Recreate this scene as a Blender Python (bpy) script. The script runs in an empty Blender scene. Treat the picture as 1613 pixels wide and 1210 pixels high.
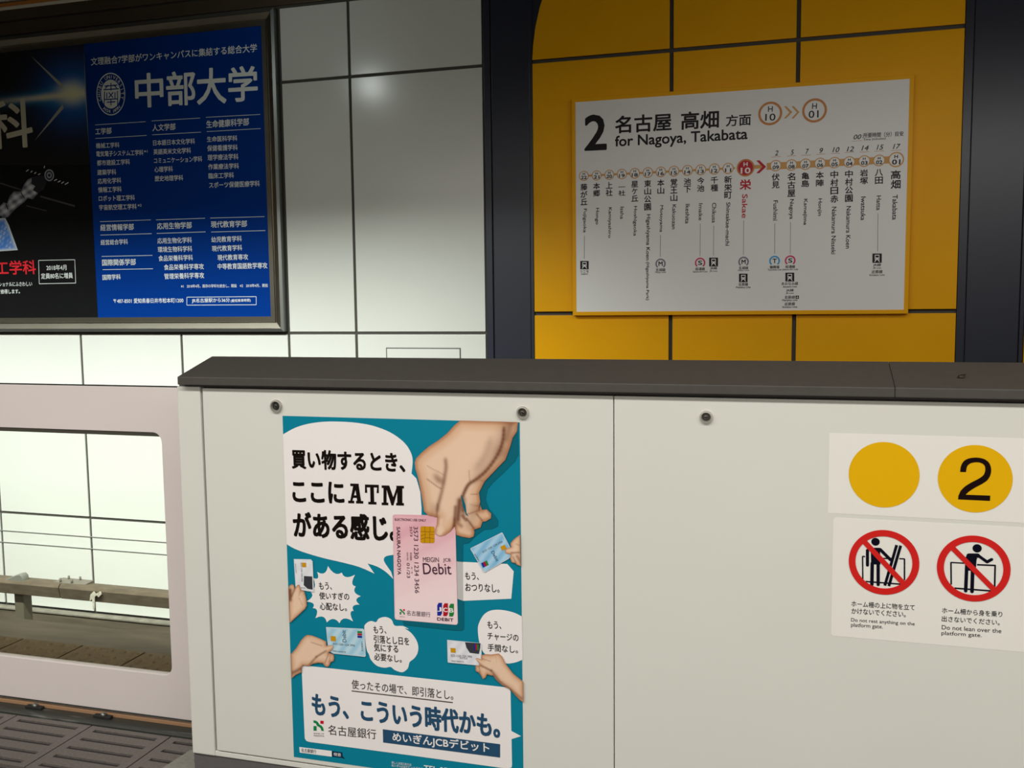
import bpy, bmesh, math, random
from mathutils import Vector, Matrix
from mathutils.geometry import delaunay_2d_cdt, tessellate_polygon
random.seed(7)
SC = bpy.context.scene
COL = SC.collection

# ------------------------------------------------------------------ camera
F = 1500.0; YAW = .288091505; PITCH = -.0910443; ROLL = -.0112204; H = 1.4
cy, sy, cp, sp = math.cos(YAW), math.sin(YAW), math.cos(PITCH), math.sin(PITCH)
fw = Vector((-sy*cp, cy*cp, sp)); r0 = Vector((cy, sy, 0)); u0 = r0.cross(fw)
rt = math.cos(ROLL)*r0 + math.sin(ROLL)*u0; up = -math.sin(ROLL)*r0 + math.cos(ROLL)*u0
cd = bpy.data.cameras.new('camera'); cam = bpy.data.objects.new('camera', cd); COL.objects.link(cam)
cd.sensor_fit = 'HORIZONTAL'; cd.sensor_width = 36.0; cd.lens = F/1613*36.0; cd.clip_start = .05; cd.clip_end = 200
m = Matrix.Identity(4)
for i in range(3):
    m[i][0] = rt[i]; m[i][1] = up[i]; m[i][2] = -fw[i]
m[2][3] = H
cam.matrix_world = m
SC.camera = cam

# ------------------------------------------------------------------ light and exposure
SC.view_settings.view_transform = 'Standard'; SC.view_settings.look = 'None'
SC.view_settings.gamma = 1; SC.view_settings.use_curve_mapping = False
SC.view_settings.exposure = 0.0
w = bpy.data.worlds.new('world'); SC.world = w; w.use_nodes = True
w.node_tree.nodes['Background'].inputs[0].default_value = (.5, .5, .5, 1)
w.node_tree.nodes['Background'].inputs[1].default_value = .02
def area(name, loc, sx, sy_, power, color=(1, .96, .88), rot=(0, 0, 0)):
    l = bpy.data.lights.new(name, 'AREA'); l.shape = 'RECTANGLE'; l.size = sx; l.size_y = sy_
    l.energy = power; l.color = color
    o = bpy.data.objects.new(name, l); o.location = loc; o.rotation_euler = rot; COL.objects.link(o); return o
area('platform_lamp', (-.6, .5, 2.9), 9.0, .3, 172, (1, .98, .93))
area('platform_lamp', (-.6, -2.8, 2.9), 9.0, .3, 165, (1, .98, .93))
def washer(loc, sx, sy_, power, color, aim, spread):
    d = Vector((loc[0], *aim))-Vector(loc); o = area('wall_washer_lamp', loc, sx, sy_, power, color); o.data.spread = math.radians(spread)
    o.rotation_euler = d.to_track_quat('-Z', 'Z').to_euler(); return o
washer((-5.2, 3.62, 2.62), 6.5, .12, 150, (.95, 1, .92), (6.2, -1.8), 96)
washer((2.0, 3.62, 2.62), 6.0, .12, 19, (1, .97, .90), (6.2, 1.1), 150)

# ------------------------------------------------------------------ projection helpers: a pixel on a real plane
DW = 6.2; DG = 2.25
def ray(x, y):
    return rt*((x-806.5)/F) + up*((605-y)/F) + fw
def onY(x, y, D):
    r = ray(x, y); r = r*(D/r.y); return Vector((r.x, D, r.z+H))
def onZ(x, y, z):
    r = ray(x, y); r = r*((z-H)/r.z); return Vector((r.x, r.y, z))
_p = onY(585, 135, DW); _d = _p-Vector((0, 0, H)); _t = 1.5/_d.y            # the small track lamp that glints on the enamel
_l = _p+Vector((_d.x*_t, -1.5, _d.z*_t)); _o = area('track_lamp', _l, .16, .16, 2.2, (.9, 1, .95)); _o.data.shape = 'DISK'
_o.rotation_euler = (_p-_l).to_track_quat('-Z', 'Z').to_euler()
class Zm:
    def __init__(s, x0, y0, x1, W=1613.0): s.x0 = x0; s.y0 = y0; s.k = (x1-x0)/W
    def __call__(s, x, y): return (s.x0+x*s.k, s.y0+y*s.k)
PX = Zm(0, 0, 1613)

# ------------------------------------------------------------------ materials
def lin(c): c /= 255.0; return c/12.92 if c <= .04045 else ((c+.055)/1.055)**2.4
def rgb(r, g, b, k=1.0): return tuple(min(.95, lin(v)/k) for v in (r, g, b))
MATS = {}
def mat(name, color, rough=.5, metal=0.0, var=0.0, vscale=20.0, bump=0.0, bscale=200.0, spec=.5, stretch=(1, 1, 1), coat=0.0, color2=None, c2scale=6.0, c2lo=.5, c2hi=.65):
    if name in MATS: return MATS[name]
    mt = bpy.data.materials.new(name); mt.use_nodes = True; nt = mt.node_tree; b = nt.nodes['Principled BSDF']
    b.inputs['Base Color'].default_value = (*color, 1); b.inputs['Roughness'].default_value = rough
    b.inputs['Metallic'].default_value = metal; b.inputs['Specular IOR Level'].default_value = spec
    b.inputs['Coat Weight'].default_value = coat; b.inputs['Coat Roughness'].default_value = .08
    if var or bump or color2:
        tc = nt.nodes.new('ShaderNodeTexCoord'); mp = nt.nodes.new('ShaderNodeMapping'); mp.inputs['Scale'].default_value = stretch
        nt.links.new(tc.outputs['Object'], mp.inputs[0])
    out = None
    if color2:
        n = nt.nodes.new('ShaderNodeTexNoise'); n.inputs['Scale'].default_value = c2scale; n.inputs['Detail'].default_value = 8
        rp = nt.nodes.new('ShaderNodeValToRGB'); rp.color_ramp.elements[0].position = c2lo; rp.color_ramp.elements[1].position = c2hi
        rp.color_ramp.elements[0].color = (*color, 1); rp.color_ramp.elements[1].color = (*color2, 1)
        nt.links.new(mp.outputs[0], n.inputs['Vector']); nt.links.new(n.outputs[0], rp.inputs[0]); out = rp.outputs[0]
        nt.links.new(out, b.inputs['Base Color'])
    if var:
        n = nt.nodes.new('ShaderNodeTexNoise'); n.inputs['Scale'].default_value = vscale; n.inputs['Detail'].default_value = 6
        mr = nt.nodes.new('ShaderNodeMapRange'); mr.inputs[1].default_value = .25; mr.inputs[2].default_value = .75
        mr.inputs[3].default_value = 1-var; mr.inputs[4].default_value = 1+var
        vm = nt.nodes.new('ShaderNodeVectorMath'); vm.operation = 'SCALE'
        if out: nt.links.new(out, vm.inputs[0])
        else: vm.inputs[0].default_value = color
        nt.links.new(mp.outputs[0], n.inputs['Vector']); nt.links.new(n.outputs[0], mr.inputs[0]); nt.links.new(mr.outputs[0], vm.inputs['Scale'])
        nt.links.new(vm.outputs[0], b.inputs['Base Color'])
    if bump:
        n = nt.nodes.new('ShaderNodeTexNoise'); n.inputs['Scale'].default_value = bscale; n.inputs['Detail'].default_value = 4
        bp = nt.nodes.new('ShaderNodeBump'); bp.inputs['Strength'].default_value = bump; bp.inputs['Distance'].default_value = .002
        nt.links.new(mp.outputs[0], n.inputs['Vector']); nt.links.new(n.outputs[0], bp.inputs['Height']); nt.links.new(bp.outputs[0], b.inputs['Normal'])
    MATS[name] = mt; return mt
def ink(name, r, g, b, k, rough=.45):                   # printed colour: photographed value over the light there
    return mat('ink_'+name, tuple(max(.001, v*1.06-.012) for v in rgb(r, g, b, k)), rough, spec=.15)
def vcol_mat(name, rough=.45):
    if name in MATS: return MATS[name]
    mt = bpy.data.materials.new(name); mt.use_nodes = True; nt = mt.node_tree; b = nt.nodes['Principled BSDF']
    a = nt.nodes.new('ShaderNodeAttribute'); a.attribute_name = 'print'; nt.links.new(a.outputs['Color'], b.inputs['Base Color'])
    b.inputs['Roughness'].default_value = rough; b.inputs['Specular IOR Level'].default_value = .15
    MATS[name] = mt; return mt

# ------------------------------------------------------------------ object helpers
def put(name, me, parent=None):
    o = bpy.data.objects.new(name, me); COL.objects.link(o)
    if parent is not None:
        w_ = Vector((0, 0, 0)); q = parent
        while q is not None: w_ += q.location; q = q.parent
        o.parent = parent; o.location = -w_
    return o
def thing(name, loc, label, cat, group=None, kind=None):
    o = bpy.data.objects.new(name, None); o.empty_display_size = .05; o.location = loc; COL.objects.link(o)
    return tag(o, label, cat, group, kind)
def tag(o, label=None, cat=None, group=None, kind=None):
    if label: o['label'] = label
    if cat: o['category'] = cat
    if group: o['group'] = group
    if kind: o['kind'] = kind
    return o
def bevel_bm(bm, w, seg=2):
    if w: bmesh.ops.bevel(bm, geom=list(bm.edges), offset=w, segments=seg, affect='EDGES', profile=.6)
def bm_box(bm, x0, x1, y0, y1, z0, z1):
    vs = [bm.verts.new((x, y, z)) for x in (x0, x1) for y in (y0, y1) for z in (z0, z1)]
    for f in ((0, 1, 3, 2), (4, 6, 7, 5), (0, 4, 5, 1), (2, 3, 7, 6), (0, 2, 6, 4), (1, 5, 7, 3)): bm.faces.new([vs[i] for i in f])
def bm_obj(name, bm, mt, parent=None, smooth=False):
    bmesh.ops.recalc_face_normals(bm, faces=list(bm.faces))
    me = bpy.data.meshes.new(name); bm.to_mesh(me); bm.free()
    for q in (mt if isinstance(mt, (list, tuple)) else [mt]): me.materials.append(q)
    if smooth: me.polygons.foreach_set('use_smooth', [True]*len(me.polygons))
    return put(name, me, parent)
def box(name, x0, x1, y0, y1, z0, z1, mt, parent=None, bev=0.0):
    bm = bmesh.new(); bm_box(bm, x0, x1, y0, y1, z0, z1); bevel_bm(bm, bev); return bm_obj(name, bm, mt, parent)
def solid(name, outlines, y0, y1, mt, parent=None, bev=0.0):
    """(x,z) outlines, the first outer and the rest holes, given thickness from y0 (near) to y1."""
    cu = bpy.data.curves.new('tmp', 'CURVE'); cu.dimensions = '2D'; cu.fill_mode = 'BOTH'
    for pts in outlines:
        s = cu.splines.new('POLY'); s.points.add(len(pts)-1); s.use_cyclic_u = True
        for i, p in enumerate(pts): s.points[i].co = (p[0], p[1], 0, 1)
    d = (y1-y0)/2; cu.extrude = d-bev; cu.bevel_depth = bev; cu.bevel_resolution = 1
    if bev: cu.offset = -bev
    o = bpy.data.objects.new('tmp', cu); COL.objects.link(o); dg = bpy.context.evaluated_depsgraph_get(); dg.update()
    me = bpy.data.meshes.new_from_object(o.evaluated_get(dg)); bpy.data.objects.remove(o); bpy.data.curves.remove(cu)
    me.name = name; me.materials.clear(); me.materials.append(mt)
    # curve x,y,z -> world x, (y0+y1)/2 - z, y
    me.transform(Matrix(((1, 0, 0, 0), (0, 0, -1, (y0+y1)/2), (0, 1, 0, 0), (0, 0, 0, 1))))
    return put(name, me, parent)
def rrect(x0, x1, z0, z1, r, n=6):
    pts = []
    for cx, cz, a0 in ((x1-r, z1-r, 0), (x0+r, z1-r, 90), (x0+r, z0+r, 180), (x1-r, z0+r, 270)):
        for i in range(n+1):
            a = math.radians(a0+90*i/n); pts.append((cx+r*math.cos(a), cz+r*math.sin(a)))
    return pts
def tube(name, pts, r, mt, parent=None, n=10):
    bm = bmesh.new(); rings = []
    for i, p in enumerate(pts):
        p = Vector(p); a = Vector(pts[max(0, i-1)]); b = Vector(pts[min(len(pts)-1, i+1)]); t = (b-a).normalized()
        s = t.cross(Vector((0, 0, 1)));  s = s.normalized() if s.length > 1e-3 else Vector((1, 0, 0)); q = s.cross(t)
        rings.append([bm.verts.new(p+(s*math.cos(k*math.tau/n)+q*math.sin(k*math.tau/n))*r) for k in range(n)])
    for a, b in zip(rings, rings[1:]):
        for k in range(n): bm.faces.new((a[k], a[(k+1) % n], b[(k+1) % n], b[k]))
    bm.faces.new(rings[0]); bm.faces.new(rings[-1])
    return bm_obj(name, bm, mt, parent, True)
def lathe_y(name, prof, cx, cz, mt, parent=None, n=28):
    """profile of (radius, y) turned round the Y axis at (cx, cz)"""
    bm = bmesh.new(); rings = []
    for r, y in prof:
        if r < 1e-6: rings.append([bm.verts.new((cx, y, cz))])
        else: rings.append([bm.verts.new((cx+r*math.cos(k*math.tau/n), y, cz+r*math.sin(k*math.tau/n))) for k in range(n)])
    for a, b in zip(rings, rings[1:]):
        if len(a) == 1 and len(b) == 1: continue
        for k in range(n):
            if len(b) == 1: bm.faces.new((a[k], a[(k+1) % n], b[0]))
            elif len(a) == 1: bm.faces.new((a[0], b[(k+1) % n], b[k]))
            else: bm.faces.new((a[k], a[(k+1) % n], b[(k+1) % n], b[k]))
    o = bm_obj(name, bm, mt, parent); return o

# ------------------------------------------------------------------ flat print: polygons and lettering on a plane
FC = bpy.data.curves.new('fonttmp', 'FONT'); FO = bpy.data.objects.new('fonttmp', FC); COL.objects.link(FO)
FC.resolution_u = 3
GL = {}
def glyphs(s, bold=0.0, shear=0.0, space=1.0):
    k = (s, bold, shear, space)
    if k not in GL:
        FC.body = s; FC.offset = bold; FC.shear = shear; FC.space_character = space
        bpy.context.view_layer.update(); dg = bpy.context.evaluated_depsgraph_get(); e = FO.evaluated_get(dg); me = e.to_mesh()
        v = [(p.co.x, p.co.y) for p in me.vertices]; f = [tuple(p.vertices) for p in me.polygons]; e.to_mesh_clear()
        xs = [p[0] for p in v]; ys = [p[1] for p in v]; x0, x1, y0, y1 = min(xs), max(xs), min(ys), max(ys)
        GL[k] = ([((x-x0)/(x1-x0), (y-y0)/(y1-y0)) for x, y in v], f, (x1-x0)/(y1-y0))
    return GL[k]
class Print:
    """one printed piece lying on the plane y = D (coordinates given as places on the photograph, put on that real plane)"""
    def __init__(s, name, parent, D, layer, label=None, step=.0006):
        s.name = name; s.par = parent; s.D = D-layer*step; s.v = []; s.f = []; s.mi = []; s.mats = []; s.label = label; s.nc = 0
    def slot(s, m):
        if m not in s.mats: s.mats.append(m)
        return s.mats.index(m)
    def uv(s, p): q = onY(p[0], p[1], s.D); return Vector((q.x, q.z))
    def raw(s, pts, faces, m):
        b = len(s.v); yy = s.D-s.nc*8e-6; s.nc += 1; s.v += [(p[0], yy, p[1]) for p in pts]; s.f += [tuple(b+i for i in f) for f in faces]; s.mi += [s.slot(m)]*len(faces)
    def polyuv(s, pts, m):
        t = tessellate_polygon([[Vector((p[0], p[1], 0)) for p in pts]]); s.raw(pts, t, m)
    def poly(s, pts, m, Z=PX): s.polyuv([s.uv(Z(*p)) for p in pts], m)
    def line(s, a, b, wpx, m, Z=PX):
        a = Z(*a); b = Z(*b); A = s.uv(a); B = s.uv(b); w_ = (s.uv((a[0], a[1]+wpx))-A).length/2
        d = (B-A).normalized(); n = Vector((-d.y, d.x))*w_; s.raw([A-n, B-n, B+n, A+n], [(0, 1, 2, 3)], m)
    def path(s, pts, wpx, m, Z=PX, caps=True):
        for a, b in zip(pts, pts[1:]): s.line(a, b, wpx, m, Z)
        if caps:
            for p in pts: s.disc(p, wpx/2/Z.k, m, Z, n=10)
    def rad(s, c, r, Z):
        c2 = Z(*c); return (s.uv((c2[0], c2[1]-r*Z.k))-s.uv((c2[0], c2[1]+r*Z.k))).length/2
    def disc(s, c, r, m, Z=PX, n=40):
        C = s.uv(Z(*c)); R = s.rad(c, r, Z)
        s.raw([C+Vector((math.cos(i*math.tau/n), math.sin(i*math.tau/n)))*R for i in range(n)], [tuple(range(n))], m)
    def ring(s, c, r, r2, m, Z=PX, n=44, a0=0, a1=360, sx=1.0):
        C = s.uv(Z(*c)); R = s.rad(c, r, Z); R2 = s.rad(c, r2, Z); pts = []; fs = []
        for i in range(n+1):
            a = math.radians(a0+(a1-a0)*i/n); d = Vector((math.cos(a)*sx, math.sin(a))); pts += [C+d*R2, C+d*R]
        s.raw(pts, [(2*i, 2*i+1, 2*i+3, 2*i+2) for i in range(n)], m)
    def text(s, st, a, b, h, m, Z=PX, bold=0.0, shear=0.0, space=1.0):
        """a, b: left and right ends of the foot of the lettering's bounding box, h its height"""
        a = Z(*a); b = Z(*b); A = s.uv(a); B = s.uv(b); d = B-A
        vert = abs(b[1]-a[1]) > abs(b[0]-a[0])
        hh = h*Z.k; q = s.uv((a[0]+hh, a[1])) if vert else s.uv((a[0], a[1]-hh)); L = (q-A).length
        n = Vector((-d.y, d.x)).normalized()*L
        v, f, asp = glyphs(st, 0.0, shear, space); bw = max(0, bold)*L*.9; u = d.normalized(); nn = n.normalized()
        ins = A+u*bw+nn*bw; dd = u*(d.length-2*bw); nm = nn*(L-2*bw); w0 = s.nc
        for q in (([(-1, -1), (1, -1), (1, 1), (-1, 1), (0, 1.25), (0, -1.25), (1.25, 0), (-1.25, 0)] if bw > 0 else [])+[(0, 0)]):
            o_ = ins+u*(q[0]*bw*.8)+nn*(q[1]*bw*.8); s.raw([o_+dd*x+nm*y for x, y in v], f, m)
    def done(s):
        me = bpy.data.meshes.new(s.name); me.from_pydata(s.v, [], s.f)
        for q in s.mats: me.materials.append(q)
        me.polygons.foreach_set('material_index', s.mi)
        bm = bmesh.new(); bm.from_mesh(me)
        for fc in bm.faces:
            fc.normal_update()
            if fc.normal.y > 0: fc.normal_flip()
        bm.to_mesh(me); bm.free()
        o = put(s.name, me, s.par)
        if s.label: o['label'] = s.label
        return o
def shaded(name, parent, D, layer, outline, colour, Z=PX, step=2.5, label=None):
    """printed picture: an outline filled with a fine triangulation whose vertices carry the printed colours"""
    P = Print(name, parent, D, layer, label); O = [Z(*p) for p in outline]
    xs = [p[0] for p in O]; ys = [p[1] for p in O]
    def inside(x, y):
        c = False; j = len(O)-1
        for i in range(len(O)):
            if (O[i][1] > y) != (O[j][1] > y) and x < (O[j][0]-O[i][0])*(y-O[i][1])/(O[j][1]-O[i][1])+O[i][0]: c = not c
            j = i
        return c
    def dist(x, y):
        best = 1e9
        for i in range(len(O)):
            ax, ay = O[i-1]; bx, by = O[i]; dx, dy = bx-ax, by-ay; t = max(0, min(1, ((x-ax)*dx+(y-ay)*dy)/(dx*dx+dy*dy+1e-9)))
            best = min(best, math.hypot(x-ax-t*dx, y-ay-t*dy))
        return best
    pts = [Vector(p) for p in O]; n0 = len(pts)
    y = min(ys)+step/2; row = 0
    while y < max(ys):
        x = min(xs)+step/2+(row % 2)*step/2
        while x < max(xs):
            if inside(x, y) and dist(x, y) > step*.45: pts.append(Vector((x, y)))
            x += step
        y += step*.9; row += 1
    vo, _, fo = delaunay_2d_cdt(pts, [], [list(range(n0))], 1, 1e-5)[:3]
    cols = []
    for p in vo:
        c = colour(p.x, p.y, dist(p.x, p.y)); cols.append(c)
    P.raw([P.uv((p.x, p.y)) for p in vo], [tuple(f) for f in fo], vcol_mat('printed_picture'))
    o = P.done(); ca = o.data.color_attributes.new('print', 'FLOAT_COLOR', 'POINT')
    for i, c in enumerate(cols): ca.data[i].color = (*c, 1)
    return o
def smooth(pts, n=5, closed=False):
    out = []; L = len(pts)
    for i in range(L if closed else L-1):
        p0 = pts[(i-1) % L] if closed or i > 0 else pts[0]; p1 = pts[i]; p2 = pts[(i+1) % L]; p3 = pts[(i+2) % L] if closed or i+2 < L else pts[-1]
        for j in range(n):
            t_ = j/n; out.append(tuple(.5*((2*p1[q])+(-p0[q]+p2[q])*t_+(2*p0[q]-5*p1[q]+4*p2[q]-p3[q])*t_*t_+(-p0[q]+3*p1[q]-3*p2[q]+p3[q])*t_**3) for q in (0, 1)))
    if not closed: out.append(tuple(pts[-1]))
    return out
def mixc(a, b, t): t = max(0, min(1, t)); return tuple(p+(q-p)*t for p, q in zip(a, b))
def seg_d(x, y, a, b):
    dx, dy = b[0]-a[0], b[1]-a[1]; t = max(0, min(1, ((x-a[0])*dx+(y-a[1])*dy)/(dx*dx+dy*dy+1e-9))); return math.hypot(x-a[0]-t*dx, y-a[1]-t*dy)

# ------------------------------------------------------------------ colours
white_en = mat('white_enamel', (.80, .82, .78), .22, var=.015, vscale=2.0, spec=.5)
navy = mat('navy_enamel', (.022, .026, .045), .35, spec=.5, var=.05, vscale=3)
yellow_en = mat('yellow_enamel', (.90, .43, .001), .4, spec=.15, var=.03, vscale=2.5)
joint = mat('joint_sealant', (.075, .07, .06), .8)
steel = mat('polished_steel', (.38, .35, .29), .32, 1.0, var=.06, vscale=4)
steel_dull = mat('dull_steel', (.22, .23, .22), .4, .8)
bronze = mat('bronze_fascia', (.16, .12, .085), .35, .6, var=.1, vscale=5)
conc = mat('track_concrete', (.135, .112, .078), .9, var=.35, vscale=9, bump=.5, bscale=60, stretch=(.25, 1, 3))
gate_white = mat('gate_ivory_paint', (.735, .725, .66), .42, var=.012, vscale=3, bump=.05, bscale=900, spec=.4)
gate_pink = mat('gate_leaf_paint', (.82, .735, .71), .45, var=.015, vscale=3, bump=.05, bscale=900, spec=.4)
cap_m = mat('cap_grey_paint', (.072, .065, .057), .42, var=.08, vscale=40, bump=.1, bscale=900, spec=.4)
skirt_m = mat('skirt_grey_paint', (.12, .11, .11), .5, var=.06, vscale=60)
rubber = mat('black_rubber', (.02, .02, .018), .6)
chrome = mat('chrome', (.62, .60, .54), .35, .7)
chrome_dk = mat('dark_chrome', (.16, .15, .13), .3, 1.0)

# ------------------------------------------------------------------ setting: platform, track bed, ceiling
floor = box('floor', -9, 7, -5.2, 2.2, -.25, 0, mat('platform_floor', (.16, .15, .14), .45, var=.08, vscale=30)); tag(floor, 'pale grey platform floor this side of the gates', 'floor', kind='structure')
ceil = box('ceiling', -9, 7, -5.2, 3.45, 3.4, 3.5, mat('ceiling_panel', (.6, .58, .54), .7)); tag(ceil, 'pale platform ceiling overhead', 'ceiling', kind='structure')
o = box('trim_1', -9, 7, 3.40, 3.45, 3.32, 3.398, mat('soffit', (.3, .28, .25), .6)); tag(o, 'hanging beam along the platform edge ceiling', 'beam', kind='structure')
o = box('ceiling.001', -9, 7, 3.46, 6.6, 4.3, 4.4, mat('tunnel_ceiling', (.10, .085, .07), .8)); tag(o, 'dark tunnel ceiling above the track', 'ceiling', kind='structure')
o = box('trim_4', -9, 7, 3.452, 3.46, 3.40, 4.3, MATS['tunnel_ceiling']); tag(o, 'dark riser between the platform ceiling and the tunnel ceiling', 'riser', kind='structure')
o = box('wall_rear', -9, 7, -5.4, -5.21, 0, 3.4, mat('rear_wall', (.45, .42, .38), .6)); tag(o, 'rear wall of the platform', 'wall', kind='structure')
o = box('wall_left', -9.2, -9.01, -5.4, 6.6, -1.7, 4.3, mat('side_wall', (.25, .23, .2), .7)); tag(o, 'dim end of the platform on the left', 'wall', kind='structure')
o = box('wall_right', 7.01, 7.2, -5.4, 6.6, -1.7, 4.3, MATS['side_wall']); tag(o, 'dim end of the platform on the right', 'wall', kind='structure')
o = box('trim_2', -9, 7, 3.17, 3.4, -1.69, -.03, conc); tag(o, 'concrete platform edge wall down to the track', 'platform edge', kind='structure')

# ------------------------------------------------------------------ far wall: enamel panels with recessed joints
k = DW/5.4
X = lambda *pts: sum(onY(p[0], p[1], DW).x for p in pts)/len(pts)
Zz = lambda *pts: sum(onY(p[0], p[1], DW).z for p in pts)/len(pts)
wall = box('wall_front', -9, 7, DW+.012, DW+.25, -1.72, 4.3, joint)
tag(wall, 'far tunnel wall clad in white, navy and yellow enamel panels', 'wall', kind='structure')
g = .0105
zT = Zz((435, 12)); zU = Zz((438.7, 129.5), (757.8, 104.5)); zM = Zz((0, 524), (455, 524.5), (660, 526)); zL = Zz((0, 806.5), (262, 824)); zB = Zz((0, 949), (262, 973.5))
xw = [X((131, 530), (137, 800)), X((285.5, 530)), X((455, 530)), X((564, 530), (545, 5)), X((770, 555), (757.5, 10), (764.5, 350))]
xw0 = [-8.9, xw[0]-1.77, xw[0]-.885]
xs = xw0+xw
xfr = X((454.5, 522), (436, 14))
def pane(x0, x1, z0, z1, m_, name='panel', gg=g, y=DW, dy=.012):
    return box(name, x0+gg, x1-gg, y, y+dy, z0+gg, z1-gg, m_, wall, .002)
for x0, x1 in zip(xs, xs[1:]):
    pane(x0, x1, zL, zM, white_en); pane(x0, x1, zB-.010, zL, white_en)
for x0, x1 in ((xw[2], xw[3]), (xw[3], xw[4])):
    pane(x0, x1, zM, zU, white_en); pane(x0, x1, zU, zT, white_en)
# bronze fascia above, with its bright and orange strips
zf1 = Zz((0, 36.5)); zf2 = Zz((0, 18.5)); zf3 = Zz((0, 14)); zf4 = Zz((0, 7.5))
box('fascia', -8.9, xw[4]-g, DW-.01, DW+.012, zT+.012, zf1-.006, bronze, wall, .003)
box('fascia', -8.9, xw[4]-g, DW-.02, DW+.012, zf1+.006, zf2, bronze, wall, .003)
box('bright_strip', -8.9, xw[3]-.3, DW-.03, DW+.012, zf2, zf3, mat('cream_strip', (.95, .9, .78), .5), wall, .002)
box('orange_strip', -8.9, xw[3]-.3, DW-.025, DW+.012, zf3+.002, zf4, mat('orange_strip', (.75, .30, .07), .5), wall, .002)
box('upper_panel', -8.9, xw[3]-.3, DW-.02, DW+.012, zf4+.015, zf4+.5, mat('cream_panel', (.9, .88, .82), .4), wall, .002)
# navy columns
xy0 = X((844.5, 560), (838.8, 110)); xy1 = X((1505.5, 565), (1517.8, 3)); xy2 = X((1611, 565))
for a, b in ((xw[4], xy0), (xy1, xy2)):
    box('navy_strip', a+.004, a+.05, DW-.012, DW+.012, -1.1, 4.2, navy, wall, .003)
    box('navy_panel', a+.056, b-.030, DW-.004, DW+.012, -1.1, 4.2, navy, wall, .003)
    box('navy_strip', b-.026, b-.004, DW-.012, DW+.012, -1.1, 4.2, navy, wall, .003)
# yellow panels; the top left one has a rounded edge, its navy backing shows beyond it
xj1 = X((1057, 145), (1057.5, 560)); xj2 = X((1255, 110), (1252, 565)); zy = Zz((838, 99), (1517, 41.3)); zyb = Zz((843, 494.7), (1507, 489))
yc = [xy0, xj1, xj2, xy1]; gy = .0125
for i in range(3):
    a = yc[i]+(gy if i else 0); b = yc[i+1]-(gy if i < 2 else 0)
    for z0, z1 in ((zL+.1, zyb-gy), (zyb+gy, zy-gy), (-1.1, zL+.1-2*gy)):
        box('yellow_panel', a, b, DW-.016, DW, z0, z1, yellow_en, wall, .002)
    z0 = zy+gy; z1 = z0+1.5
    if i == 0:
        R = 1.25; zc = Zz((838.5, 103)); pts = [(b, z0), (b, z1)]
        for q in range(13, -1, -1):
            dz = (z1-zc)*q/13; pts.append((a+R-math.sqrt(max(.01, R*R-dz*dz)) if dz < R else a+R, zc+dz))
        pts[-1] = (a, z0) ; pts = [p for p in pts if p[0] <= b]
        box('navy_panel', a-.03, b, DW-.003, DW+.012, z0, z1, navy, wall)
        solid('yellow_panel', [pts], DW-.016, DW-.004, yellow_en, wall)
    else: box('yellow_panel', a, b, DW-.016, DW, z0, z1, yellow_en, wall, .002)
for z0, z1 in ((-1.1, zyb-gy), (zyb+gy, zy-gy), (zy+gy, zy+1.5)):
    box('yellow_panel', xy2, 6.9, DW-.016, DW, z0, z1, yellow_en, wall, .002)
# access hatch in the white panel right of the advertising board
ha = onY(609, 548.5, DW); hb = onY(725, 548.5, DW)
box('hatch_frame', ha.x-.004, hb.x+.004, DW-.002, DW+.002, .35, ha.z+.004, mat('hatch_gap', (.10, .11, .10), .7), wall)
box('hatch_cover', ha.x+.004, hb.x-.004, DW-.005, DW+.001, .358, ha.z-.004, white_en, wall, .001)
# foot of the wall: dark strip painted for its recess shadow, concrete ledge, track bed
o = box('wall_foot_shade', -9, 7, DW-.004, DW+.011, zB-.3, zB-.015, mat('gap_shade', (.03, .025, .02), .9)); tag(o, 'dark strip painted as the recess shadow along the foot of the far wall', 'shade_strip', kind='structure')
lz = onY(43, 961, DW-.05).z
o = box('trim_3', -9, 7, DW-.075, DW-.012, -1.69, lz, conc, None, .01); tag(o, 'low streaked concrete ledge along the far side of the track', 'ledge', kind='structure')
box('nosing', -9, 7, DW-.085, DW-.012, lz+.001, lz+.014, mat('pale_dust', (.24, .22, .18), .9, var=.3, vscale=12), o, .003)
o = box('floor.001', -9, 7, 3.41, DW+.2, -1.9, -1.70, conc); tag(o, 'dark track bed below the platform', 'track bed', kind='structure')

# thin cables along the wall
for a, b, lab in (((0, 837.5), (265, 855.5), 'upper of two thin grey cables along the white wall'), ((0, 856), (265, 874.5), 'lower of two thin grey cables along the white wall')):
    z = (onY(*a, DW-.03).z+onY(*b, DW-.03).z)/2
    c = tube('wall_cable', [(-8.9, DW-.004, z), (-6, DW-.0045, z+.001), (-3, DW-.004, z-.001), (xy0, DW-.004, z)], .0032, mat('cable_grey', (.3, .31, .29), .6)); tag(c, lab, 'cable', 'cables on the far wall')

# third rail with its cover
DR = 5.42
t = thing('covered_conductor_rail', (-5.5, DR, -1.2), 'long brown dusty covered power rail running along the far wall', 'rail')
za = onY(200, 932, DR-.05).z; zt = onY(200, 926, DR+.05).z; zb = onY(200, 953, DR-.06).z
dust = mat('brown_dust', (.12, .092, .06), .85, var=.3, vscale=25, bump=.3, bscale=120, stretch=(.4, 1, 1))
def profile_x(name, prof, x0, x1, mt, parent=None, bev=0):
    bm = bmesh.new(); A = [bm.verts.new((x0, y, z)) for y, z in prof]; B = [bm.verts.new((x1, y, z)) for y, z in prof]; n = len(prof)
    for i in range(n): bm.faces.new((A[i], A[(i+1) % n], B[(i+1) % n], B[i]))
    bm.faces.new(A); bm.faces.new(B); bmesh.ops.recalc_face_normals(bm, faces=list(bm.faces)); bevel_bm(bm, bev); return bm_obj(name, bm, mt, parent)
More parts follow.
